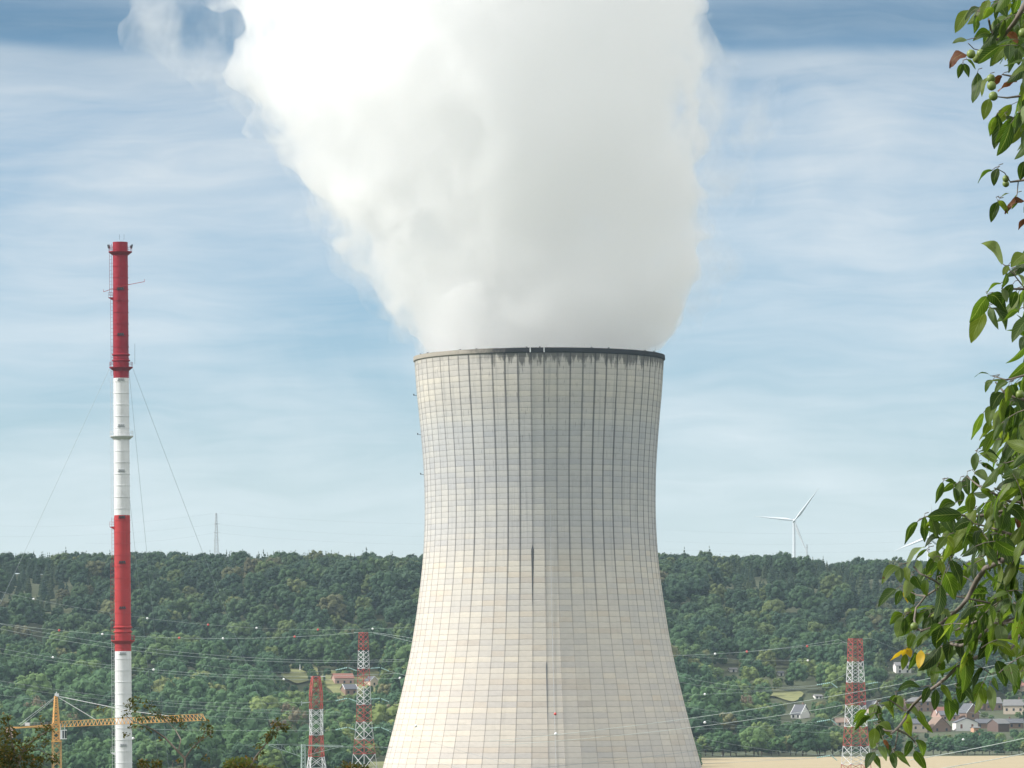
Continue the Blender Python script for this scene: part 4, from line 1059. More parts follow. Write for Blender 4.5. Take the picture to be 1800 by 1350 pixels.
wire([(1531, 1122), (1640, 1165), (1830, 1215)], 1720, 1760, .08, 'thin wire falling from the right pylon top behind the walnut leaves')
wire([(1545, 1285), (1680, 1312), (1830, 1322)], 1720, 1760, .08, 'thin wire low in front of the village hedge')
wire([(1600, 1336), (1733, 1312), (1830, 1291)], 430, 380, .085, 'upper of two thick near wires over the straw field', mat=m_wireb)
wire([(1640, 1353), (1730, 1338), (1830, 1319)], 430, 380, .085, 'lower of two thick near wires over the straw field', mat=m_wireb)
for (pts, lab) in (([(-30, 923), (200, 921), (377, 902)], 'topmost faint wire left of the far skyline pylon'), ([(-30, 943), (200, 938), (375, 922)], 'second faint wire left of the far skyline pylon'),
                   ([(150, 955), (260, 952), (375, 937)], 'third faint wire left of the far skyline pylon'), ([(384, 902), (500, 911), (748, 921)], 'topmost faint wire right of the far skyline pylon'),
                   ([(386, 922), (500, 932), (748, 943)], 'second faint wire right of the far skyline pylon'), ([(386, 937), (500, 947), (748, 957)], 'third faint wire right of the far skyline pylon'),
                   ([(1155, 930), (1370, 938), (1720, 925)], 'topmost faint wire behind the wind turbine'), ([(1158, 951), (1390, 957), (1720, 944)], 'middle faint wire behind the wind turbine'),
                   ([(1160, 965), (1400, 971), (1720, 962)], 'lowest faint wire just above the right skyline')):
    wire(pts, 3600, 3600, .075, lab, mat=m_cable)
for px, py, D, colr, nm in ((234, 1298, 1500, 'w', 'beside the white foot of the chimney'), (731, 1276, 1350, 'w', 'on the lit foot of the cooling tower'), (976, 1255, 1350, 'r', 'red, at the middle of the cooling tower foot'),
                            (977, 1290, 1350, 'w', 'tiny, below the red ball on the cooling tower'), (1239, 1270, 1500, 'w', 'right beside the edge of the cooling tower foot'), (1693, 1300, 1700, 'w', 'above the hedge in front of the white house')):
    # each hangs on a hair-thin line of its own
    w0 = wire([(px - 90, py - 9), (px, py), (px + 90, py - 6)], D, D, .025, 'hair-thin wire carrying a ball ' + nm, [(px, colr)], m_cable)

# ------------------------------------------------------------------ wind turbines
m_turb = simple('hazed_turbine_white', (0.66, 0.70, 0.73), 0.4, 0, 0.03)  # white paint, greyed and blued in the colour to look hazy with distance
def turbine(hx, hy, D, tips, label):
    h = P(hx, hy, D); g = gz(h.x, D); e = empty('wind_turbine', (h.x, D, g)); tag(e, label, 'wind turbine', 'wind turbines on the skyline')
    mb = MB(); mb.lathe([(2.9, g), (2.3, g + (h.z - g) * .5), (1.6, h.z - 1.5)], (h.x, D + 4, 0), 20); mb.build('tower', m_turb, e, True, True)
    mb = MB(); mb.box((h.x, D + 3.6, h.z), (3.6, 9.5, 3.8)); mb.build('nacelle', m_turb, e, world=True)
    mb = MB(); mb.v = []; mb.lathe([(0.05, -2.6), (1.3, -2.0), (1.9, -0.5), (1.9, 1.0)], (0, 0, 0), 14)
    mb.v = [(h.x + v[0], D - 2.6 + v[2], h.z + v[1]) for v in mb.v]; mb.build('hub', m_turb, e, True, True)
    for (tx_, ty_) in tips:
        tip = P(tx_, ty_, D - 2.5); root = Vector((h.x, D - 2.5, h.z)); d = (tip - root); L = d.length; d.normalize()
        side = Vector((0, 1, 0)).cross(d).normalized(); mb = MB(); n_ = 14; vs = []
        for i in range(n_ + 1):
            t_ = i / n_; ch = (1.2 + 3.6 * min(t_ / .2, 1) * (1 - t_) ** 0.9 - 1.2 * t_) if t_ < .98 else .4
            ch = max(ch, .45); th = max(1.9 * (1 - t_) ** 1.5, .2); tw = 0.5 * (1 - t_)
            c_ = root + d * (L * t_)
            a = side * math.cos(tw) + Vector((0, 1, 0)) * math.sin(tw); nn = d.cross(a)
            vs += [c_ + a * ch * .7, c_ + nn * th * .5, c_ - a * ch * .3, c_ - nn * th * .5]
        fs = [(i * 4 + k, i * 4 + (k + 1) % 4, i * 4 + 4 + (k + 1) % 4, i * 4 + 4 + k) for i in range(n_) for k in range(4)] + [(0, 3, 2, 1), (n_ * 4, n_ * 4 + 1, n_ * 4 + 2, n_ * 4 + 3)]
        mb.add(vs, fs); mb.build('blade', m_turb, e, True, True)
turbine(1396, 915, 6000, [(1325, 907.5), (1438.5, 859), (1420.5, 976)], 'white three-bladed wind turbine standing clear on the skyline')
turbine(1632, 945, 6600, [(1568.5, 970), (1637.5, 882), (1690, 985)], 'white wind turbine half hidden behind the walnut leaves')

# ------------------------------------------------------------------ tower crane
m_crane = simple('crane_orange', (0.76, 0.42, 0.13), 0.5, 0, 0.12)
m_crane2 = simple('crane_ochre', (0.60, 0.36, 0.14), 0.6, 0, 0.15)
m_glass = simple('dark_glass', (0.04, 0.05, 0.06), 0.1, 0, 0.1, 1, 0.8)
m_cw = simple('counterweight_concrete', (0.55, 0.40, 0.33), 0.8)
KD = 1080.0; kc = P(99, 1230, KD); ce = empty('tower_crane', (kc.x, KD, 0)); tag(ce, 'orange tower crane with its jib reaching behind the striped chimney', 'crane')
def KP(px, py, dy=0): return P(px, py, KD + dy)
mb = MB(); pylon_body(mb, kc.x, KD, [(0, 1.85), (KP(99, 1304).z, 1.85)], 0.25, .14, lambda z: 0, 1.0); mb.build('mast', m_crane2, ce, world=True)
mb = MB(); pylon_body(mb, kc.x - .1, KD, [(KP(99, 1303).z, 1.5), (KP(99, 1272).z, 1.5)], 0.25, .17, lambda z: 0, .8); mb.box((kc.x, KD, KP(99, 1303).z), (2.2, 2.2, .3)); mb.build('turntable', m_crane, ce, world=True)
mb = MB(); zA, zB = KP(99, 1272).z, KP(99, 1224).z
pylon_body(mb, kc.x - .1, KD, [(zA, 1.3), ((zA + zB) / 2, 0.95), (zB, 0.5)], 0.25, .17, lambda z: 0, .7); mb.build('tower_head', m_crane, ce, world=True)
mb = MB(); mb.box((kc.x + .1, KD, zB + .3), (.9, .6, .7)); mb.bar((kc.x - .2, KD, zB + .3), (kc.x + .1, KD, zB + 1), .2); mb.build('head_pulley', m_whitep, ce, world=True)
# jib: triangular lattice
mb = MB(); n_ = 38
J0t, J0b, J1t, J1b = KP(106, 1268), KP(103, 1278), KP(356, 1255), KP(362, 1266)
for i in range(n_):
    t0, t1 = i / n_, (i + 1) / n_
    T0, T1 = J0t.lerp(J1t, t0), J0t.lerp(J1t, t1)
    for s in (-.6, .6):
        o_ = Vector((0, s, 0)); B0, B1 = J0b.lerp(J1b, t0) + o_, J0b.lerp(J1b, t1) + o_
        mb.bar(B0, B1, .18, 0, 4, None, False)
        mb.bar(B0, T0.lerp(T1, .5), .10, 0, 4, None, False); mb.bar(T0.lerp(T1, .5), B1, .10, 0, 4, None, False)
    mb.bar(T0, T1, .18, 0, 4, None, False)
    mb.bar(J0b.lerp(J1b, t0) + Vector((0, -.6, 0)), J0b.lerp(J1b, t0) + Vector((0, .6, 0)), .1, 0, 4, None, False)
mb.bar(J1t, J1b, .2); mb.build('jib', m_crane, ce, world=True)
mb = MB()
for s in (-.6, .6):
    A, B = KP(94, 1274) + Vector((0, s, 0)), KP(11, 1281) + Vector((0, s, 0)); mb.bar(A, B, .45)
A, B = KP(94, 1275), KP(11, 1282); mb.box((A + B) / 2, ((A - B).length, 1.1, .25))
mb.build('counter_jib', m_crane, ce, world=True)
mb = MB()
for px in range(36, 94, 6): mb.bar(KP(px, 1276), KP(px, 1270), .06)
for dy in (1270, 1273): mb.bar(KP(36, dy + .5), KP(92, dy - .5), .07)
mb.build('guard_rail', m_steel, ce, world=True)
for px in (12.5, 16, 19.5, 23): 
    mb = MB(); mb.box((KP(px, 1288)), (.42, 1.6, 2.3), 0, 0.0); mb.build('counterweight', m_cw, ce, world=True)
mb = MB(); mb.box(KP(48, 1273), (1.0, 1.0, .7)); mb.build('winch', m_whitep, ce, world=True)
mb = MB(); q = KP(111.5, 1291, -.8); mb.box(q + Vector((-.45, 0, 0)), (.5, 1.2, 2.0)); mb.box(q + Vector((0, 0, .95)), (1.5, 1.3, .16)); mb.box(q + Vector((0, 0, -.98)), (1.5, 1.3, .16)); mb.build('cab', m_whitep, ce, world=True)
mb = MB(); mb.box(q + Vector((.27, 0, 0)), (.9, 1.12, 1.75)); mb.build('cab_window', m_glass, ce, world=True)
mb = MB(); mb.box(q + Vector((.25, -.6, 0)), (.12, .06, 1.8)); mb.bar(q + Vector((-.6, 0, 1.1)), q + Vector((-.6, 0, 2.3)), .12); mb.bar(q + Vector((.3, 0, 1.1)), q + Vector((.3, 0, 2.2)), .1); mb.build('cab_frame', m_whitep, ce, world=True)
for a, b_, w_ in (((103, 1224), (230, 1250), .17), ((230, 1250), (297, 1258.5), .15), ((103, 1226), (168, 1265), .16), ((97, 1225), (33, 1274), .13), ((97, 1227), (38, 1275), .13)):
    mb = MB(); mb.bar(KP(*a), KP(*b_), w_, 0, 5); mb.build('stay_bar', m_whitep if a[0] > 100 else m_wireb, ce, world=True)

# ------------------------------------------------------------------ houses
def brick(name, c0, c1): return simple(name, tuple((a + b) / 2 for a, b in zip(c0, c1)), .85, 0, .16, .9)
WALLS = {'white': simple('white_render', (0.80, 0.78, 0.75), .8, 0, .05), 'brick': brick('brown_brick', (0.20, 0.13, 0.10), (0.30, 0.20, 0.15)), 'pink': brick('pink_brick', (0.38, 0.25, 0.21), (0.5, 0.33, 0.27)),
         'cream': simple('cream_render', (0.60, 0.50, 0.40), .8, 0, .1), 'orange': brick('orange_brick', (0.5, 0.28, 0.17), (0.6, 0.36, 0.24)), 'dark': brick('dark_brick', (0.12, 0.08, 0.07), (0.16, 0.11, 0.09))}
ROOFS = {'slate': simple('slate_roof', (0.10, 0.105, 0.12), .6, 0, .2, 1.2), 'red': simple('red_tile_roof', (0.26, 0.12, 0.09), .8, 0, .2, 1.2), 'grey': simple('grey_roof', (0.19, 0.19, 0.19), .8, 0, .2, 1.0), 'brown': simple('brown_tile_roof', (0.24, 0.17, 0.13), .8, 0, .2, 1.2)}
m_win = simple('window_glass', (0.05, 0.055, 0.065), .2, 0, .1, 1, .6); m_brown = simple('brown_frame', (0.22, 0.10, 0.07), .6)
def house(x0, x1, ytop, yeave, ybase, wall, roof, label, gable=False, turn=0.15, nwin=3, rows=1, chimney=True, verge=False, D=None, winmat=None, depth=9.0, hip=False):
    D = ground_hit((x0 + x1) / 2, ybase, 2085); k = D / F; c = P((x0 + x1) / 2, ybase, D)
    W = (x1 - x0) * k; he = (ybase - yeave) * k; hr = (yeave - ytop) * k; z0 = c.z
    c2 = math.cos(turn); w_ = max((W - abs(math.sin(turn)) * depth) / c2, W * .6)
    e = empty('house', (c.x, D + depth / 2, z0), turn); tag(e, label, 'house')
    hx, hy = w_ / 2, depth / 2
    found = min(0, gz(c.x, D - 2) - z0) - 1.0
    mb = MB()
    if gable:
        v = [(-hx, -hy, found), (hx, -hy, found), (hx, hy, found), (-hx, hy, found), (-hx, -hy, he), (hx, -hy, he), (hx, hy, he), (-hx, hy, he), (0, -hy, he + hr - .25), (0, hy, he + hr - .25)]
        f = [(0, 1, 5, 8, 4), (1, 2, 6, 5), (2, 3, 7, 9, 6), (3, 0, 4, 7)]
    else:
        v = [(-hx, -hy, found), (hx, -hy, found), (hx, hy, found), (-hx, hy, found), (-hx, -hy, he), (hx, -hy, he), (hx, hy, he), (-hx, hy, he), (-hx, 0, he + hr - .25), (hx, 0, he + hr - .25)]
        f = [(0, 1, 5, 4), (1, 2, 6, 9, 5), (2, 3, 7, 6), (3, 0, 4, 8, 7)]
    mb.add(v, f); mb.build('wall', WALLS[wall], e)
    mb = MB(); ov = .35; t_ = .18
    def slab(pts):
        up = [Vector(p) + Vector((0, 0, t_)) for p in pts]; mb.add(list(map(Vector, pts)) + up, [(3, 2, 1, 0), (4, 5, 6, 7), (0, 1, 5, 4), (1, 2, 6, 5), (2, 3, 7, 6), (3, 0, 4, 7)])
    if gable:
        sl_ = hr / hx
        slab([(-hx - ov, -hy - ov, he - ov * sl_), (0, -hy - ov, he + hr), (0, hy + ov, he + hr), (-hx - ov, hy + ov, he - ov * sl_)]); slab([(0.003, -hy - ov, he + hr), (hx + ov, -hy - ov, he - ov * sl_), (hx + ov, hy + ov, he - ov * sl_), (0.003, hy + ov, he + hr)])
    else:
        sl_ = hr / hy; ins = hx * .5 if hip else -ov
        slab([(-hx - ov, -hy - ov, he - ov * sl_), (hx + ov, -hy - ov, he - ov * sl_), (hx - ins, 0, he + hr), (-hx + ins, 0, he + hr)]); slab([(-hx + ins, 0.003, he + hr), (hx - ins, 0.003, he + hr), (hx + ov, hy + ov, he - ov * sl_), (-hx - ov, hy + ov, he - ov * sl_)])
    rf = mb.build('roof', ROOFS[roof], e)
    if verge:
        mb = MB()
        if gable:
            for s in (-1, 1): mb.bar((s * (hx + ov), -hy - ov - .06, he - ov * sl_ + .05), (0, -hy - ov - .06, he + hr + .05), .32)
        else:
            for s in (-1, 1): mb.bar((s * (hx + ov + .05), -hy - ov, he - ov * sl_), (s * (hx + ov + .05), 0, he + hr + .1), .34)
        mb.build('verge_board', m_whitep, rf)
    if chimney:
        mb = MB(); mb.box((hx * .45, 0.4, he + hr + .3), (.7, .7, 1.6)); mb.build('chimney_stack', WALLS['brick'], rf)
    for r_ in range(rows):
        zc = he * (r_ + .55) / rows
        for i in range(nwin):
            xx = -hx + w_ * (i + .5) / nwin; mb = MB(); mb.box((xx, -hy - .02, zc), (.95, .1, 1.25 if winmat is None else 1.9)); mb.build('window', winmat or m_win, e)
    return e
house(1677, 1719, 1262, 1270, 1285, 'white', 'slate', 'bright white house with two tall brown windows in its gable', True, .1, 2, 1, False, winmat=m_brown, D=2230)
house(1627, 1673, 1261, 1279, 1287, 'brick', 'brown', 'brown gabled house left of the white house', True, .35, 2, 1, False, D=2225)
house(1590, 1648, 1226, 1233, 1252, 'brick', 'grey', 'long two storey brick house with hipped grey roof behind the branch', False, .05, 5, 2, True, hip=True, D=2380)
house(1640, 1668, 1243, 1257, 1264, 'pink', 'red', 'small pink house with red roof and white verge above the brown gabled house', False, .3, 1, 1, False, verge=True, D=2300)
house(1686, 1722, 1237, 1252, 1266, 'brick', 'slate', 'brick house with dark roof and white edged gable above the white house', True, .4, 1, 1, True, verge=True, D=2330)
house(1738, 1775, 1264, 1272, 1287, 'dark', 'grey', 'dark brick building with pale grey roof at the village edge', False, .5, 0, 1, False, D=2240)
house(1716, 1800, 1264, 1271, 1281, 'brick', 'slate', 'long low row with dark slate roof behind the grey roofed building', False, -.03, 6, 1, True, D=2270)
house(1726, 1762, 1226, 1236, 1250, 'brick', 'grey', 'grey roofed house behind the hanging leaf tips', False, .2, 3, 1, True, D=2385)
house(1764, 1806, 1230, 1240, 1256, 'cream', 'grey', 'cream house with grey roof at the right end of the village', False, -.2, 3, 1, True, D=2370)
house(1708, 1723, 1278, 1279.5, 1294, 'orange', 'grey', 'small orange brick annex below the white house', False, .2, 1, 1, False, D=2215, depth=5)
house(1601, 1630, 1264, 1272, 1288, 'cream', 'slate', 'low cream house with dark lean-to roof beside the brown gabled house', False, .05, 2, 1, False, D=2222)
house(1650, 1686, 1250, 1257, 1268, 'pink', 'slate', 'narrow pink terrace house squeezed behind the white house', False, .1, 2, 1, True, D=2290)
house(1467, 1493, 1262, 1270, 1277, 'cream', 'brown', 'low cream house with brown roof just left of the right pylon', False, .1, 2, 1, False, D=2260, verge=False)
house(1517, 1548, 1232, 1243, 1256, 'cream', 'slate', 'cream gabled house with white edged roof right of the right pylon', True, .5, 1, 1, False, verge=True, D=2340)
house(1392, 1424, 1239, 1255, 1264, 'white', 'slate', 'steep slate roofed house with white gable alone among trees', False, -.6, 2, 1, True, D=2310, verge=True)
house(1430, 1446, 1221, 1224, 1230, 'white', 'grey', 'small white flat house at the edge of the little meadow', False, .1, 2, 1, False, D=2390)
house(1281, 1296, 1174, 1177, 1182, 'white', 'grey', 'tiny white house glimpsed in the wood right of the cooling tower', False, .1, 1, 1, False, D=2480, depth=6)
house(1367, 1378, 1180, 1183, 1189, 'white', 'slate', 'tiny white house peeping out above the brownish round trees', False, .1, 1, 1, False, D=2460, depth=6)
house(1572, 1602, 1164, 1170, 1184, 'white', 'grey', 'white house on the slope behind the yellow walnut leaves', False, .1, 2, 2, False, D=2440)
house(1788, 1815, 1198, 1207, 1216, 'cream', 'red', 'house with red roof high at the right edge of the village', True, .3, 1, 1, False, D=2420)
house(1500, 1520, 1158, 1161, 1166, 'white', 'grey', 'tiny white house on the slope right of the pylon top', False, .1, 1, 1, False, D=2500, depth=6) if False else None
house(582, 622, 1184, 1192, 1207, 'pink', 'red', 'pink farmhouse with long dark red roof beside the tall left pylon', False, .22, 3, 1, False, D=2440)
house(598, 628, 1203, 1211, 1224, 'brick', 'slate', 'low dark barn with pale verge in front of the pink farmhouse', False, .3, 2, 1, False, verge=True, D=2395)
house(640, 664, 1189, 1196, 1210, 'cream', 'slate', 'cream cottage seen through and beside the tall left pylon', True, .4, 1, 1, False, verge=True, D=2420)
# white spire-like monument in the meadow
MD = ground_hit(528, 1183); q = P(528, 1183, MD); me_ = empty('monument', (q.x, MD, q.z)); tag(me_, 'small white pointed monument at the edge of the left meadow', 'monument')
mb = MB(); mb.box((q.x + .2, MD, q.z - .2), (2.6, 1.8, 1.6)); mb.build('plinth', m_whitep, me_, world=True)
mb = MB(); mb.bar((q.x - .2, MD, q.z + .5), (q.x - .2, MD, q.z + 4.4), 1.3, 0, 4, .3); mb.build('obelisk', m_whitep, me_, world=True)

# ------------------------------------------------------------------ near walnut tree on the right
def leafmat(name, stops, trans_col, rough=0.46, tw=0.40):
    m, t, b = mat_new(name)
    at = N(t, 'ShaderNodeAttribute'); at.attribute_name = 'leafrnd'
    uvn = N(t, 'ShaderNodeUVMap'); uvn.uv_map = 'UVMap'; s3 = N(t, 'ShaderNodeSeparateXYZ'); t.links.new(uvn.outputs[0], s3.inputs[0])
    c = ramp(t, at.outputs['Fac'], stops)
    # pale midrib and side veins, brown specks on some leaves
    mid = mathn(t, 'ABSOLUTE', mathn(t, 'SUBTRACT', s3.outputs['X'], 0.5))
    vein = mathn(t, 'FRACT', mathn(t, 'MULTIPLY_ADD', s3.outputs['Y'], 9.0, mathn(t, 'MULTIPLY', mid, -5.0)))
    vl = ramp(t, mathn(t, 'ABSOLUTE', mathn(t, 'SUBTRACT', vein, 0.5)), [(0.0, 0.30), (0.13, 0.0)])
    ml = ramp(t, mid, [(0.0, 0.75), (0.035, 0.0)])
    c = mixc(t, mathn(t, 'MAXIMUM', vl, ml), c, mixc(t, 0.5, c, (0.35, 0.42, 0.18)))
    tcn = N(t, 'ShaderNodeTexCoord'); sp = noise(t, tcn.outputs['Object'], 60, 3, 0.6)
    spot = mathn(t, 'MULTIPLY', ramp(t, sp, [(0.66, 0.0), (0.70, 1.0)]), ramp(t, at.outputs['Fac'], [(0.55, 0.0), (0.8, 1.0)]))
    c = mixc(t, mathn(t, 'MULTIPLY', spot, 0.85), c, (0.06, 0.03, 0.012))
    c = mixc(t, 1.0, c, mixc(t, noise(t, tcn.outputs['Object'], 25, 3, 0.6), (0.8, 0.8, 0.8), (1.2, 1.2, 1.2)), 'MULTIPLY')
    t.links.new(c, b.inputs['Base Color']); b.inputs['Roughness'].default_value = rough; b.inputs['Specular IOR Level'].default_value = 0.22
    bp = N(t, 'ShaderNodeBump'); bp.inputs['Strength'].default_value = 0.5; bp.inputs['Distance'].default_value = 0.0015
    t.links.new(mathn(t, 'MAXIMUM', vl, ml), bp.inputs['Height']); t.links.new(bp.outputs[0], b.inputs['Normal'])
    tr = N(t, 'ShaderNodeBsdfTranslucent'); t.links.new(mixc(t, 1.0, c, trans_col, 'MULTIPLY'), tr.inputs['Color'])
    mx = N(t, 'ShaderNodeMixShader'); mx.inputs[0].default_value = tw
    out = t.nodes['Material Output']; t.links.new(b.outputs[0], mx.inputs[1]); t.links.new(tr.outputs[0], mx.inputs[2]); t.links.new(mx.outputs[0], out.inputs['Surface'])
    return m
m_lg = leafmat('walnut_leaf', [(0.0, (0.014, 0.032, 0.007)), (0.4, (0.024, 0.052, 0.009)), (0.75, (0.050, 0.088, 0.014)), (1.0, (0.10, 0.135, 0.024))], (3.4, 3.4, 1.4))
m_ly = leafmat('yellowed_walnut_leaf', [(0.0, (0.55, 0.42, 0.03)), (1.0, (0.62, 0.40, 0.03))], (1.4, 1.3, 0.8))
m_lb = leafmat('withered_walnut_leaf', [(0.0, (0.10, 0.035, 0.018)), (1.0, (0.26, 0.11, 0.05))], (1.3, 1.1, 0.9), 0.6, 0.2)
m_lp = leafmat('pale_walnut_leaf', [(0.0, (0.08, 0.13, 0.05)), (1.0, (0.18, 0.23, 0.10))], (2.0, 2.0, 1.2))
m_twig = simple('walnut_bark', (0.16, 0.135, 0.11), .7, 0, .35, 30)
m_nut, t, b = mat_new('green_walnut_husk'); tcn = N(t, 'ShaderNodeTexCoord')
t.links.new(mixc(t, noise(t, tcn.outputs['Object'], 70, 4, 0.7), (0.10, 0.16, 0.03), (0.22, 0.28, 0.07)), b.inputs['Base Color']); b.inputs['Roughness'].default_value = .45

wr = random.Random(4)
class Leaves:
    def __init__(s): s.v = []; s.f = []; s.uv = []; s.rn = []; s.mi = []
    def leaf(s, base, tip, width, side, curl, fold, mi=0, rn=None, wavy=0.0, nl=8, droop=0.0):
        base = Vector(base); tip = Vector(tip); d = tip - base; L = d.length; d.normalize()
        side = Vector(side); side = (side - d * side.dot(d)).normalized(); nrm = d.cross(side).normalized()
        b0 = len(s.v); rn = wr.random() if rn is None else rn; cols = 5
        for i in range(nl + 1):
            t_ = i / nl; hw = width * .5 * (math.sin(math.pi * min(t_ * 0.97 + 0.015, 1) ** 0.85) ** 0.8) * (1.0 if t_ < .93 else .7)
            c_ = base + d * (L * t_) + nrm * (curl * L * math.sin(math.pi * t_)) + Vector((0, 0, droop * L * math.sin(math.pi * t_)))
            for k in range(cols):
                q = (k / (cols - 1) - .5) * 2
                p = c_ + side * (hw * q * math.cos(fold)) + nrm * (abs(q) * hw * math.sin(fold) + wavy * L * 0.03 * math.sin(t_ * 11 + q * 2))
                s.v.append(tuple(p))
        for i in range(nl):
            for k in range(cols - 1):
                a = b0 + i * cols + k; s.f.append((a, a + 1, a + cols + 1, a + cols)); s.mi.append(mi); s.rn.append(rn)
                u0, u1 = k / (cols - 1), (k + 1) / (cols - 1); v0, v1 = i / nl, (i + 1) / nl
                s.uv += [(u0, v0), (u1, v0), (u1, v1), (u0, v1)]
    def build(s, name, mats, parent):
        me = bpy.data.meshes.new(name); me.from_pydata(s.v, [], s.f)
        for m in mats: me.materials.append(m)
        me.polygons.foreach_set('material_index', s.mi); me.polygons.foreach_set('use_smooth', [True] * len(s.f))
        u = me.uv_layers.new(name='UVMap'); u.data.foreach_set('uv', np.array(s.uv, dtype=np.float32).ravel())
        a = me.attributes.new('leafrnd', 'FLOAT', 'FACE'); a.data.foreach_set('value', s.rn); me.update()
        return link(name, me, parent, True)
WD = 13.0
wt = empty('walnut_tree', (2.05, 13.3, gz(2.05, 13.3))); tag(wt, 'walnut tree in front at the right with long drooping leaves and green nuts', 'tree')
G, Y, B_, PL = 0, 1, 2, 3
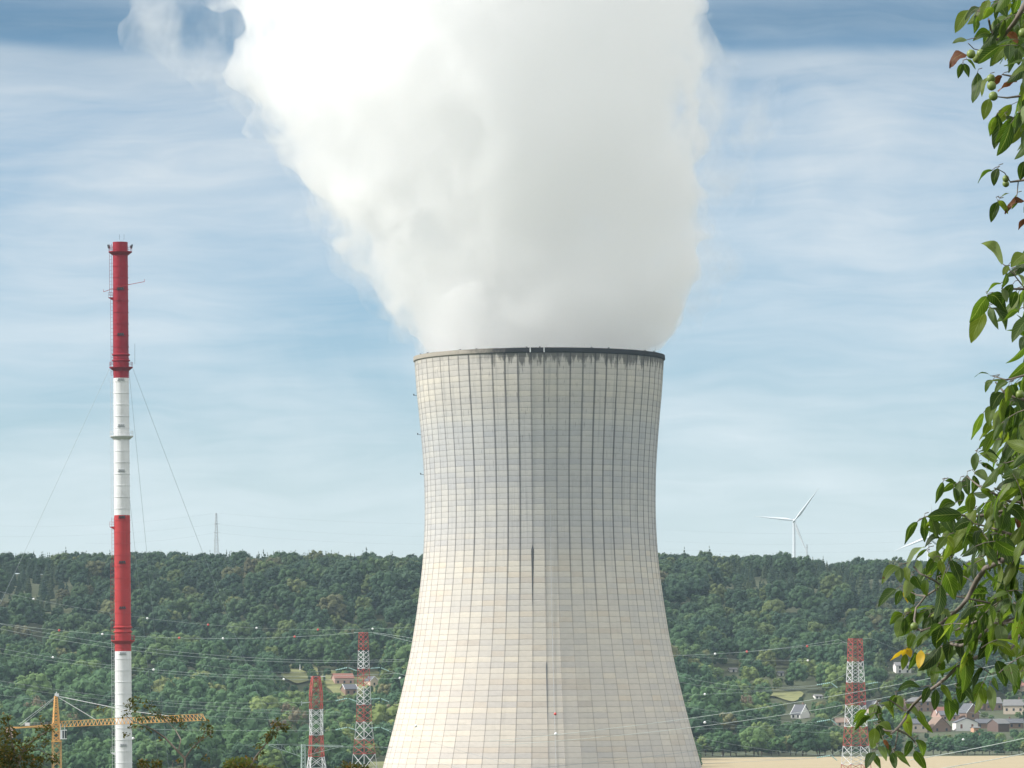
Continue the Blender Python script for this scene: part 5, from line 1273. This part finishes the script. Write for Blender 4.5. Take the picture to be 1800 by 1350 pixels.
# traced leaflets: base x, y, tip x, y, width as a share of length, material
LF = [(1703,18,1679,58,.40,G),(1721,13,1696,36,.34,G),(1715,27,1712,59,.42,G),(1718,28,1718,47,.4,G),(1744,62,1710,72,.46,G),(1700,70,1674,76,.36,PL),(1699,96,1669,120,.5,B_),(1691,112,1684,138,.42,G),(1694,112,1703,136,.44,G),(1700,104,1715,122,.34,G),
(1738,0,1725,30,.5,G),(1744,12,1728,34,.7,G),(1757,8,1770,30,.7,G),(1746,60,1729,86,.5,G),(1752,66,1757,100,.5,G),(1718,128,1710,181,.36,G),(1738,135,1726,170,.3,G),(1739,174,1729,211,.42,G),(1754,33,1749,58,.5,G),(1769,60,1764,92,.45,G),(1760,133,1741,158,.5,B_),(1787,142,1754,161,.34,B_),(1769,59,1792,80,.42,B_),(1783,86,1773,128,.5,G),(1766,95,1745,92,.4,PL),
(1754,201,1748,262,.38,G),(1769,213,1760,260,.40,G),(1769,204,1797,243,.42,G),(1750,205,1740,240,.4,G),(1744,299,1719,322,.44,G),(1754,296,1747,327,.42,G),(1800,284,1793,317,.5,G),(1754,355,1742,391,.40,G),(1754,352,1772,376,.42,G),(1760,346,1774,340,.4,PL),(1786,344,1778,368,.4,G),(1802,354,1766,376,.34,B_),(1803,385,1790,404,.4,B_),
(1762,464,1725,428,.46,PL),(1802,447,1777,470,.6,G),(1772,467,1763,484,.5,G),(1785,470,1812,462,.5,G),(1759,498,1734,517,.46,G),(1734,521,1704,567,.48,G),(1730,548,1707,603,.42,G),(1737,518,1768,548,.5,G),(1762,508,1770,532,.5,PL),(1742,542,1768,580,.55,G),(1740,540,1755,579,.3,PL),(1790,545,1762,566,.32,G),(1786,512,1777,542,.4,G),(1785,482,1798,505,.55,PL),(1802,545,1795,578,.6,G),(1802,590,1794,616,.5,G),(1780,500,1762,535,.35,G),(1770,480,1760,508,.4,G),
(1742,661,1713,663,.26,G),(1763,668,1731,673,.34,G),(1745,668,1732,690,.4,G),(1772,672,1748,692,.55,G),(1773,678,1768,708,.45,G),(1778,676,1787,700,.5,G),(1762,690,1742,722,.5,G),(1765,700,1760,745,.42,G),(1728,727,1707,773,.40,G),(1750,712,1738,750,.45,G),(1760,720,1746,758,.4,PL),(1775,712,1772,760,.42,G),(1788,715,1779,766,.42,G),(1745,776,1720,788,.42,G),(1757,765,1749,800,.42,PL),(1783,700,1796,740,.5,G),(1795,740,1782,772,.5,G),(1740,740,1728,768,.4,G),(1752,735,1757,772,.45,G),
(1720,795,1758,808,.30,G),(1718,804,1745,815,.36,G),(1719,815,1740,819,.36,G),(1716,796,1713,828,.42,PL),(1783,785,1768,809,.5,G),(1657,848,1644,885,.40,G),(1682,850,1650,868,.42,G),(1662,845,1681,853,.34,G),(1700,835,1703,871,.50,G),(1712,836,1708,868,.5,G),(1708,866,1705,906,.42,G),(1687,845,1683,877,.4,G),(1677,858,1680,884,.42,G),(1690,862,1686,890,.4,G),(1713,830,1738,848,.5,PL),(1735,825,1750,850,.6,G),(1725,815,1752,832,.4,G),
(1612,918,1590,957,.38,G),(1625,909,1625,953,.40,G),(1636,914,1626,931,.5,G),(1639,907,1653,942,.42,G),(1637,909,1647,947,.42,G),(1654,907,1676,939,.40,G),(1669,907,1680,936,.4,G),(1679,884,1648,902,.46,G),(1674,904,1691,924,.36,G),(1701,932,1676,966,.42,G),(1701,940,1727,970,.44,G),(1700,930,1735,952,.34,G),(1657,948,1626,962,.40,G),(1661,945,1678,963,.55,G),(1664,944,1646,970,.42,G),(1625,962,1594,999,.48,PL),(1633,972,1652,991,.6,PL),(1628,966,1608,985,.3,G),
(1724,860,1750,888,.42,G),(1742,891,1742,929,.42,G),(1766,892,1754,939,.46,G),(1768,892,1802,922,.42,G),(1768,944,1772,992,.58,G),(1802,931,1799,968,.6,G),(1752,816,1773,842,.55,PL),(1783,840,1776,870,.6,G),(1790,800,1797,845,.55,G),(1765,820,1778,842,.5,G),(1768,862,1750,895,.3,G),(1790,860,1805,895,.5,G),
(1581,996,1550,1027,.38,G),(1580,998,1584,1025,.55,PL),(1591,997,1597,1022,.5,G),(1575,1036,1544,1067,.44,G),(1584,1038,1575,1064,.44,G),(1599,1017,1590,1052,.46,PL),(1598,1036,1606,1064,.58,G),(1588,1040,1596,1060,.3,Y),(1605,1012,1620,1036,.7,G),(1630,1018,1629,1048,.5,G),(1640,985,1628,1010,.45,G),(1612,985,1618,1010,.5,PL),(1652,985,1660,1012,.45,G),(1648,1020,1655,1058,.42,PL),(1655,1018,1686,1044,.38,G),(1672,985,1690,1030,.4,G),(1682,990,1684,1025,.4,PL),
(1589,1081,1564,1098,.50,G),(1586,1084,1577,1121,.46,PL),(1590,1087,1590,1117,.34,G),(1607,1066,1602,1096,.42,G),(1632,1085,1622,1108,.4,G),(1664,1078,1635,1085,.5,PL),(1661,1070,1671,1090,.5,PL),(1644,1109,1611,1138,.42,G),(1606,1115,1597,1140,.5,G),(1600,1112,1606,1142,.5,PL),(1655,1100,1662,1132,.5,G),(1686,1105,1703,1125,.4,G),
(1586,1143,1565,1161,.44,Y),(1590,1141,1589,1156,.7,Y),(1595,1138,1601,1156,.6,Y),(1619,1143,1615,1175,.46,Y),(1610,1147,1596,1179,.36,G),(1592,1150,1586,1178,.42,G),(1713,1084,1704,1122,.52,G),(1722,1076,1730,1110,.4,PL),(1755,1098,1762,1142,.44,PL),(1748,1096,1742,1140,.5,G),(1640,1150,1632,1190,.42,G),(1628,1150,1622,1180,.4,PL),
(1618,1208,1578,1215,.34,G),(1633,1208,1622,1237,.4,G),(1522,1248,1500,1271,.42,G),(1528,1258,1502,1284,.42,G),(1540,1238,1530,1264,.6,G),(1545,1238,1571,1264,.48,G),(1542,1240,1549,1270,.4,G),(1574,1222,1566,1246,.5,G),(1575,1222,1586,1252,.45,PL),(1593,1237,1618,1263,.36,PL),(1617,1248,1640,1288,.38,G),(1592,1253,1601,1298,.36,G),(1655,1203,1673,1233,.42,G),(1645,1212,1643,1249,.36,G),(1665,1225,1669,1268,.44,G),(1677,1228,1683,1257,.42,G),(1682,1208,1712,1238,.38,G),(1647,1172,1640,1206,.4,G),(1650,1152,1657,1191,.4,G),(1682,1172,1686,1204,.34,G),(1688,1170,1696,1205,.4,G),
(1740,1205,1745,1250,.34,PL),(1725,1208,1732,1238,.42,G),(1746,1190,1755,1214,.44,G),(1752,1162,1768,1208,.46,G),(1790,1187,1783,1222,.5,G),(1796,1180,1790,1200,.4,PL),(1540,1275,1568,1298,.55,G),(1538,1280,1533,1316,.50,G),(1543,1275,1551,1300,.5,G),(1602,1302,1590,1331,.40,G),(1610,1300,1622,1333,.50,G),(1608,1320,1628,1353,.40,G),(1543,1313,1558,1338,.44,PL),(1537,1322,1522,1352,.44,G),(1535,1325,1548,1352,.42,G),(1572,1322,1600,1348,.44,G),(1568,1323,1574,1352,.44,G),(1553,1300,1562,1318,.3,B_),(1557,1305,1563,1330,.5,G),(1545,1262,1556,1285,.45,G)]
lv = Leaves(); twigs = MB()
def wpt(px, py, d): return P(px, py, WD + d)
def dep(px, py): return 0.55 * mnoise.noise(Vector((px / 60, py / 60, 2.2)))
for (x0, y0, x1, y1, wd, mi) in LF:
    d0 = dep(x0, y0); a = wpt(x0, y0, d0); L_ = math.hypot(x1 - x0, y1 - y0)
    # leaflets are longer than they look: they tip towards or away from the viewer
    tipd = d0 + wr.uniform(-.35, .35) * L_ * WD / F; bb = wpt(x1, y1, tipd)
    L = (bb - a).length
    side = Vector((math.cos(wr.uniform(-1.0, 1.0)), math.sin(wr.uniform(-1.0, 1.0)), wr.uniform(-.3, .3)))
    lv.leaf(a, bb, L * wd * 1.22, side, wr.uniform(-.14, .14), wr.uniform(.05, .5), mi, None, .6 + (1.2 if mi == B_ else 0), 8, min(.22, .26 * abs(x1 - x0) / max(L_, 1)))
    # petiole
    vx, vy = x0 - x1, y0 - y1; s_ = 14 / max(L_, 1)
    twigs.tube([a, wpt(x0 + vx * s_ * .5 + 1, y0 + vy * s_ * .4 - 1, d0), wpt(x0 + vx * s_ * .6 + 7, y0 + vy * s_ * .45 - 2, d0 + .02)], [.0009, .0010, .0013], 0, 4)
# the thick of the tree: compound leaves hung on shoots, spread in depth
XM = [(0, 1752), (60, 1748), (110, 1738), (150, 1748), (200, 1768), (245, 1788), (262, 1830), (440, 1830), (470, 1788), (560, 1786), (600, 1830), (650, 1790), (700, 1752), (760, 1752), (800, 1757), (850, 1700), (900, 1660), (950, 1640), (1000, 1610), (1050, 1620), (1100, 1615), (1150, 1620), (1190, 1670), (1215, 1706), (1240, 1765), (1260, 1830), (1400, 1860)]
def xmin_at(y): return float(np.interp(y, [a for a, _ in XM], [b_ for _, b_ in XM]))
def compound(px, py, d, ang, n_, ll):
    """a compound leaf: a thin stalk leaving at ang (0 = right, 90 = up) that arches down, leaflets hanging in pairs"""
    k = WD / F; p = wpt(px, py, d); dirv = Vector((math.cos(ang), wr.uniform(-.6, .6), math.sin(ang))).normalized(); pts = [p.copy()]
    step = ll * .42 * k
    for i in range(n_ + 1): dirv = (dirv + Vector((0, 0, -.20))).normalized(); p = p + dirv * step; pts.append(p.copy())
    twigs.tube(pts, [.0016] + [.0012] * n_ + [.0008], 0, 4)
    for i in range(1, n_ + 1):
        q = pts[i]; ax = (pts[i] - pts[i - 1]).normalized(); sd = ax.cross(Vector((0, 0, 1)))
        if sd.length < .05: sd = Vector((1, 0, 0))
        sd.normalize()
        for s in (-1, 1):
            if wr.random() < .12: continue
            L = ll * k * wr.uniform(.75, 1.15); dv = (sd * s * wr.uniform(.3, .9) + ax * .45 + Vector((0, 0, -wr.uniform(.5, 1.25)))).normalized()
            mi = G if wr.random() < .92 else (PL if wr.random() < .9 else B_)
            lv.leaf(q, q + dv * L, L * wr.uniform(.38, .5), Vector((wr.uniform(-1, 1), wr.uniform(-1, 1), .2)), wr.uniform(-.16, .05), wr.uniform(.05, .55), mi, None, .6, 8, wr.uniform(.02, .2))
    q = pts[-1]; dv = ((pts[-1] - pts[-2]).normalized() + Vector((0, 0, -.6))).normalized(); L = ll * k * 1.15; lv.leaf(q, q + dv * L, L * .44, Vector((wr.uniform(-1, 1), wr.uniform(-1, 1), .2)), .08, .3, G)
made = 0
while made < 350:
    py = wr.uniform(-40, 1262); xm = xmin_at(py)
    px = xm + 50 + (1900 - xm) * wr.random() ** 1.15
    if 262 < py < 440 or xm > 1825: 
        if px < 1850: continue
    if 1165 < py < 1262 and px > 1770: continue
    wgt = 1.0 if 640 < py < 1210 or py < 200 else .5
    if wr.random() > wgt: continue
    compound(px, py - 14, wr.uniform(-.5, 1.0), math.radians(wr.choice([160, 200, 120, 30, 250, 180]) + wr.uniform(-25, 25)), wr.choice([1, 2, 2, 3]), wr.uniform(38, 54)); made += 1
# shoots and branches
def branch(pts, r0, r1, d=0.0):
    n_ = len(pts); twigs.tube([wpt(x, y, d + dep(x, y) * .5) for x, y in pts], [(r0 + (r1 - r0) * i / (n_ - 1)) for i in range(n_)], 0, 7)
branch([(1880, 940), (1810, 965), (1760, 985), (1732, 999), (1718, 1018), (1709, 1036), (1700, 1052), (1688, 1068), (1666, 1087), (1650, 1098), (1636, 1104), (1620, 1109), (1605, 1101)], .0095, .003)
branch([(1860, 1030), (1800, 1055), (1747, 1076), (1718, 1092), (1694, 1101), (1680, 1108)], .005, .0025)
branch([(1800, 1085), (1740, 1100), (1715, 1125), (1690, 1135), (1666, 1131), (1636, 1149), (1624, 1153)], .007, .003, .1)
branch([(1880, 1075), (1790, 1110), (1730, 1150), (1705, 1160), (1680, 1175), (1665, 1190), (1648, 1204), (1625, 1220), (1607, 1237), (1597, 1250), (1592, 1262), (1580, 1278), (1572, 1286), (1566, 1290)], .0062, .0030)
branch([(1578, 1283), (1592, 1289), (1607, 1302), (1612, 1312)], .003, .0018); branch([(1579, 1281), (1576, 1300), (1572, 1322)], .0025, .0015)
branch([(1592, 1250), (1575, 1238), (1560, 1228)], .003, .0015); branch([(1572, 1286), (1556, 1284), (1545, 1275)], .003, .0015)
branch([(1740, 1060), (1700, 1052), (1660, 1044), (1644, 1036)], .0028, .0016); branch([(1606, 996), (1617, 1008), (1630, 1014), (1644, 1021), (1655, 1030), (1627, 1048), (1618, 1060), (1610, 1069), (1607, 1090), (1609, 1098)], .0025, .003)
branch([(1627, 1048), (1612, 1046), (1600, 1040)], .003, .0015)
branch([(1860, 910), (1801, 884), (1773, 881), (1744, 866), (1719, 853), (1700, 838)], .005, .0018); branch([(1850, 870), (1790, 860), (1765, 865), (1748, 858)], .006, .002)
branch([(1860, 905), (1790, 893), (1736, 905), (1708, 908), (1684, 905), (1650, 904), (1625, 909), (1612, 917)], .006, .0013)
branch([(1840, 960), (1780, 940), (1740, 927), (1712, 920)], .005, .002)
branch([(1850, -60), (1800, 10), (1783, 40), (1765, 62), (1752, 70)], .010, .003); branch([(1738, 34), (1741, 50), (1748, 66)], .003, .003); branch([(1860, 110), (1810, 130), (1785, 135), (1762, 131)], .007, .002)
branch([(1860, 150), (1800, 168), (1770, 172), (1752, 170)], .005, .0015); branch([(1720, 88), (1712, 86), (1702, 76)], .0014, .0012)
branch([(1860, 290), (1810, 315), (1790, 318), (1776, 320)], .005, .0025); branch([(1776, 320), (1766, 304), (1754, 297)], .0016, .0012); branch([(1790, 318), (1788, 340), (1785, 355)], .0016, .0013)
branch([(1850, 520), (1810, 508), (1785, 508), (1762, 508)], .005, .002); branch([(1800, 505), (1780, 480), (1763, 464)], .0022, .0013)
branch([(1860, 720), (1810, 705), (1785, 700), (1765, 690), (1750, 672)], .007, .002)
branch([(1860, 640), (1800, 660), (1770, 668), (1745, 661)], .004, .0015)
branch([(1850, 1060), (1800, 1085), (1795, 1110), (1785, 1130), (1778, 1140)], .006, .003)
# stem and limbs outside the picture, down to the ground
tb = wt.location
def T3(v): return Vector(v)
twigs.tube([tb + Vector((0, 0, -.5)), tb + Vector((.02, 0, 1.6)), tb + Vector((.1, .1, 3.2)), tb + Vector((.15, .1, 5.0))], [.17, .13, .09, .05], 0, 12)
for (px, py, r) in ((1880, 940, .018), (1880, 1075, .016), (1860, 905, .010), (1860, 1030, .011), (1860, 720, .010), (1850, 520, .008), (1860, 290, .008), (1860, 110, .009), (1850, -60, .012), (1850, 1060, .01), (1860, 640, .007), (1860, 150, .007), (1850, 870, .008), (1840, 960, .008), (1800, 1085, .008)):
    q = wpt(px, py, dep(px, py) * .5); st = tb + Vector((.08, .05, max(0.8, min(4.6, q.z - tb.z - .5))))
    twigs.tube([st, st.lerp(q, .5) + Vector((0, 0, .12)), q], [r * 2.2, r * 1.5, r], 0, 7)
twigs.build('branches', m_twig, wt, True, True)
lv.build('foliage', [m_lg, m_ly, m_lb, m_lp], wt)
for (px, py, r) in ((1707, 95, 8), (1717, 103, 8), (1724, 94, 7.5), (1737, 88, 7.5), (1746, 169, 8), (1743, 151, 8), (1742, 138, 7.5), (1798, 58, 8), (1768, 314, 6.2), (1768, 323, 6.2), (1793, 693, 7.5), (1683.5, 906, 7), (1700.5, 910, 8), (1595.5, 1075, 6.5), (1607, 1101, 7), (1658, 1113, 7), (1797, 1113, 7)):
    c = wpt(px, py, dep(px, py) - .04); rr = r * WD / F; v, f = ICO2
    me = bpy.data.meshes.new('walnut'); me.from_pydata([tuple(c + Vector(q) * rr * (1 + .03 * mnoise.noise(Vector(q) * 3)) * (1.0 if abs(q[2]) < .5 else 1.04)) for q in v.tolist()], [], f); me.materials.append(m_nut)
    me.polygons.foreach_set('use_smooth', [True] * len(f)); link('walnut', me, wt, True)

# ------------------------------------------------------------------ thin trees lower down the near slope, their tops at the foot of the picture
m_nl = leafmat('oak_leaf', [(0.0, (0.024, 0.034, 0.010)), (0.5, (0.045, 0.055, 0.014)), (0.85, (0.085, 0.075, 0.020)), (1.0, (0.14, 0.07, 0.022))], (2.0, 1.8, 0.9), .6)
m_nl2 = leafmat('bush_leaf', [(0.0, (0.05, 0.075, 0.015)), (0.6, (0.10, 0.12, 0.028)), (1.0, (0.15, 0.08, 0.025))], (1.8, 1.8, 0.9), .6)
ND = 70.0
def near_tree(px, label, shoots, clusters, name='oak_tree', mat=None, D=ND, leafpx=7.0):
    x = (px - 900) / F * D; e = empty(name, (x, D, gz(x, D))); tag(e, label, 'tree')
    k = D / F; mb = MB(); q = P(px, 1352, D)
    mb.tube([(x, D, gz(x, D) - .5), (x + .1, D, (gz(x, D) + q.z) / 2), q], [.22, .12, .035], 0, 8)
    for pts, r0, r1 in shoots:
        n_ = len(pts); mb.tube([P(a, b_, D + .4 * mnoise.noise(Vector((a / 30, b_ / 30, 1)))) for a, b_ in pts], [r0 + (r1 - r0) * i / (n_ - 1) for i in range(n_)], 0, 5)
    mb.build('branches', m_twig, e, True, True)
    L = Leaves()
    for (cx, cy, rx, ry, n_) in clusters:
        for i in range(n_):
            a = wr.uniform(0, 6.28); rr = math.sqrt(wr.random()); p = P(cx + math.cos(a) * rr * rx, cy + math.sin(a) * rr * ry, D + wr.uniform(-1, 1) * min(rx, 40) * k)
            dv = Vector((wr.uniform(-1, 1), wr.uniform(-1, 1), wr.uniform(-1, .6))).normalized(); l_ = leafpx * k * wr.uniform(.7, 1.2)
            L.leaf(p, p + dv * l_, l_ * .55, Vector((wr.uniform(-1, 1), wr.uniform(-1, 1), wr.uniform(-.3, .3))), .05, .3, 0, None, 0, 3)
    o = L.build('foliage', [mat or m_nl], e)
near_tree(28, 'dark bushy oak top in the bottom left corner, overlapping the crane', [([(28, 1352), (40, 1320), (62, 1298), (85, 1285)], .03, .008), ([(28, 1340), (20, 1300), (14, 1265)], .02, .006), ([(40, 1320), (70, 1318), (98, 1335)], .012, .005)],
          [(8, 1264, 10, 9, 60), (12, 1288, 20, 14, 170), (16, 1318, 40, 20, 520), (30, 1340, 48, 18, 560), (66, 1304, 22, 12, 90), (74, 1283, 12, 8, 46), (88, 1278, 6, 8, 26), (72, 1265, 5, 6, 10), (84, 1330, 18, 8, 40), (98, 1336, 8, 5, 22), (5, 1330, 20, 24, 260)])
near_tree(325, 'slender sprig with forked bare branches crossing in front of the crane jib', [([(325, 1352), (325, 1333), (308, 1316), (290, 1297), (270, 1283), (250, 1274), (232, 1267), (220, 1256)], .022, .005), ([(325, 1333), (338, 1315), (352, 1302), (362, 1285), (366, 1270)], .014, .004),
          ([(314, 1320), (318, 1300), (308, 1282), (292, 1268), (275, 1255), (262, 1243)], .010, .004), ([(352, 1302), (370, 1292), (372, 1272)], .006, .003), ([(308, 1282), (320, 1272), (324, 1262)], .005, .003)],
          [(228, 1237, 12, 8, 34), (240, 1229, 10, 6, 26), (219, 1254, 8, 6, 14), (234, 1247, 10, 8, 26), (262, 1240, 10, 9, 34), (276, 1254, 13, 9, 54), (252, 1262, 12, 7, 40), (232, 1276, 9, 7, 20), (222, 1290, 8, 5, 16), (296, 1262, 9, 7, 30), (312, 1264, 8, 6, 24), (322, 1274, 7, 7, 22), (256, 1280, 10, 6, 22), (284, 1296, 5, 5, 8), (362, 1275, 9, 10, 52), (370, 1290, 6, 10, 36), (352, 1298, 8, 6, 26), (342, 1310, 8, 5, 18), (312, 1336, 8, 5, 16), (362, 1334, 9, 6, 26), (318, 1352, 10, 5, 20), (180, 1245, 12, 5, 16)], leafpx=6.0)
near_tree(262, 'low olive green bush top between the chimney foot and the sprig', [([(262, 1352), (256, 1342)], .012, .005)], [(262, 1347, 22, 8, 150), (250, 1338, 6, 5, 24), (276, 1341, 8, 5, 30)], 'oak_tree')
near_tree(438, 'slender leaning sprig with reddish brown leaf tips left of the shorter pylon', [([(438, 1352), (448, 1332), (462, 1314), (476, 1298), (488, 1284), (504, 1276)], .016, .004), ([(462, 1314), (460, 1326)], .005, .003), ([(476, 1298), (484, 1272)], .006, .003)],
          [(486, 1274, 9, 9, 50), (502, 1279, 8, 6, 40), (478, 1290, 10, 7, 50), (466, 1300, 9, 7, 34), (455, 1312, 8, 6, 22), (462, 1322, 6, 6, 14), (448, 1334, 6, 5, 14)])
near_tree(425, 'yellow green bush top at the foot of the picture left of the pylons', [([(425, 1356), (420, 1340)], .02, .006), ([(425, 1356), (440, 1345)], .02, .006)], [(420, 1344, 26, 14, 330), (404, 1346, 14, 8, 90), (440, 1350, 24, 8, 170), (470, 1352, 22, 6, 90)], 'bush', m_nl2)
near_tree(622, 'brown tinged bush top in front of the feet of the two left pylons', [([(622, 1356), (612, 1345)], .012, .005)], [(620, 1352, 30, 8, 190), (606, 1344, 7, 5, 24), (640, 1350, 10, 6, 50), (625, 1341, 4, 4, 10)], 'oak_tree')

# ------------------------------------------------------------------ air
hz = bpy.data.meshes.new('haze'); mb = MB(); x0, x1, y0, y1, z0, z1 = -4100, 4100, -420, 9100, -3, 372
mb.box(((x0 + x1) / 2, (y0 + y1) / 2, (z0 + z1) / 2), (x1 - x0, y1 - y0, z1 - z0))
m_haze = bpy.data.materials.new('haze_air'); m_haze.use_nodes = True; t = m_haze.node_tree; t.nodes.clear()
pv = N(t, 'ShaderNodeVolumePrincipled'); pv.inputs['Color'].default_value = (0.62, 0.82, 1.0, 1); pv.inputs['Density'].default_value = HAZE; pv.inputs['Anisotropy'].default_value = 0.0
oo = N(t, 'ShaderNodeOutputMaterial'); t.links.new(pv.outputs[0], oo.inputs['Volume'])
hzo = mb.build('haze', m_haze); tag(hzo, kind='stuff')
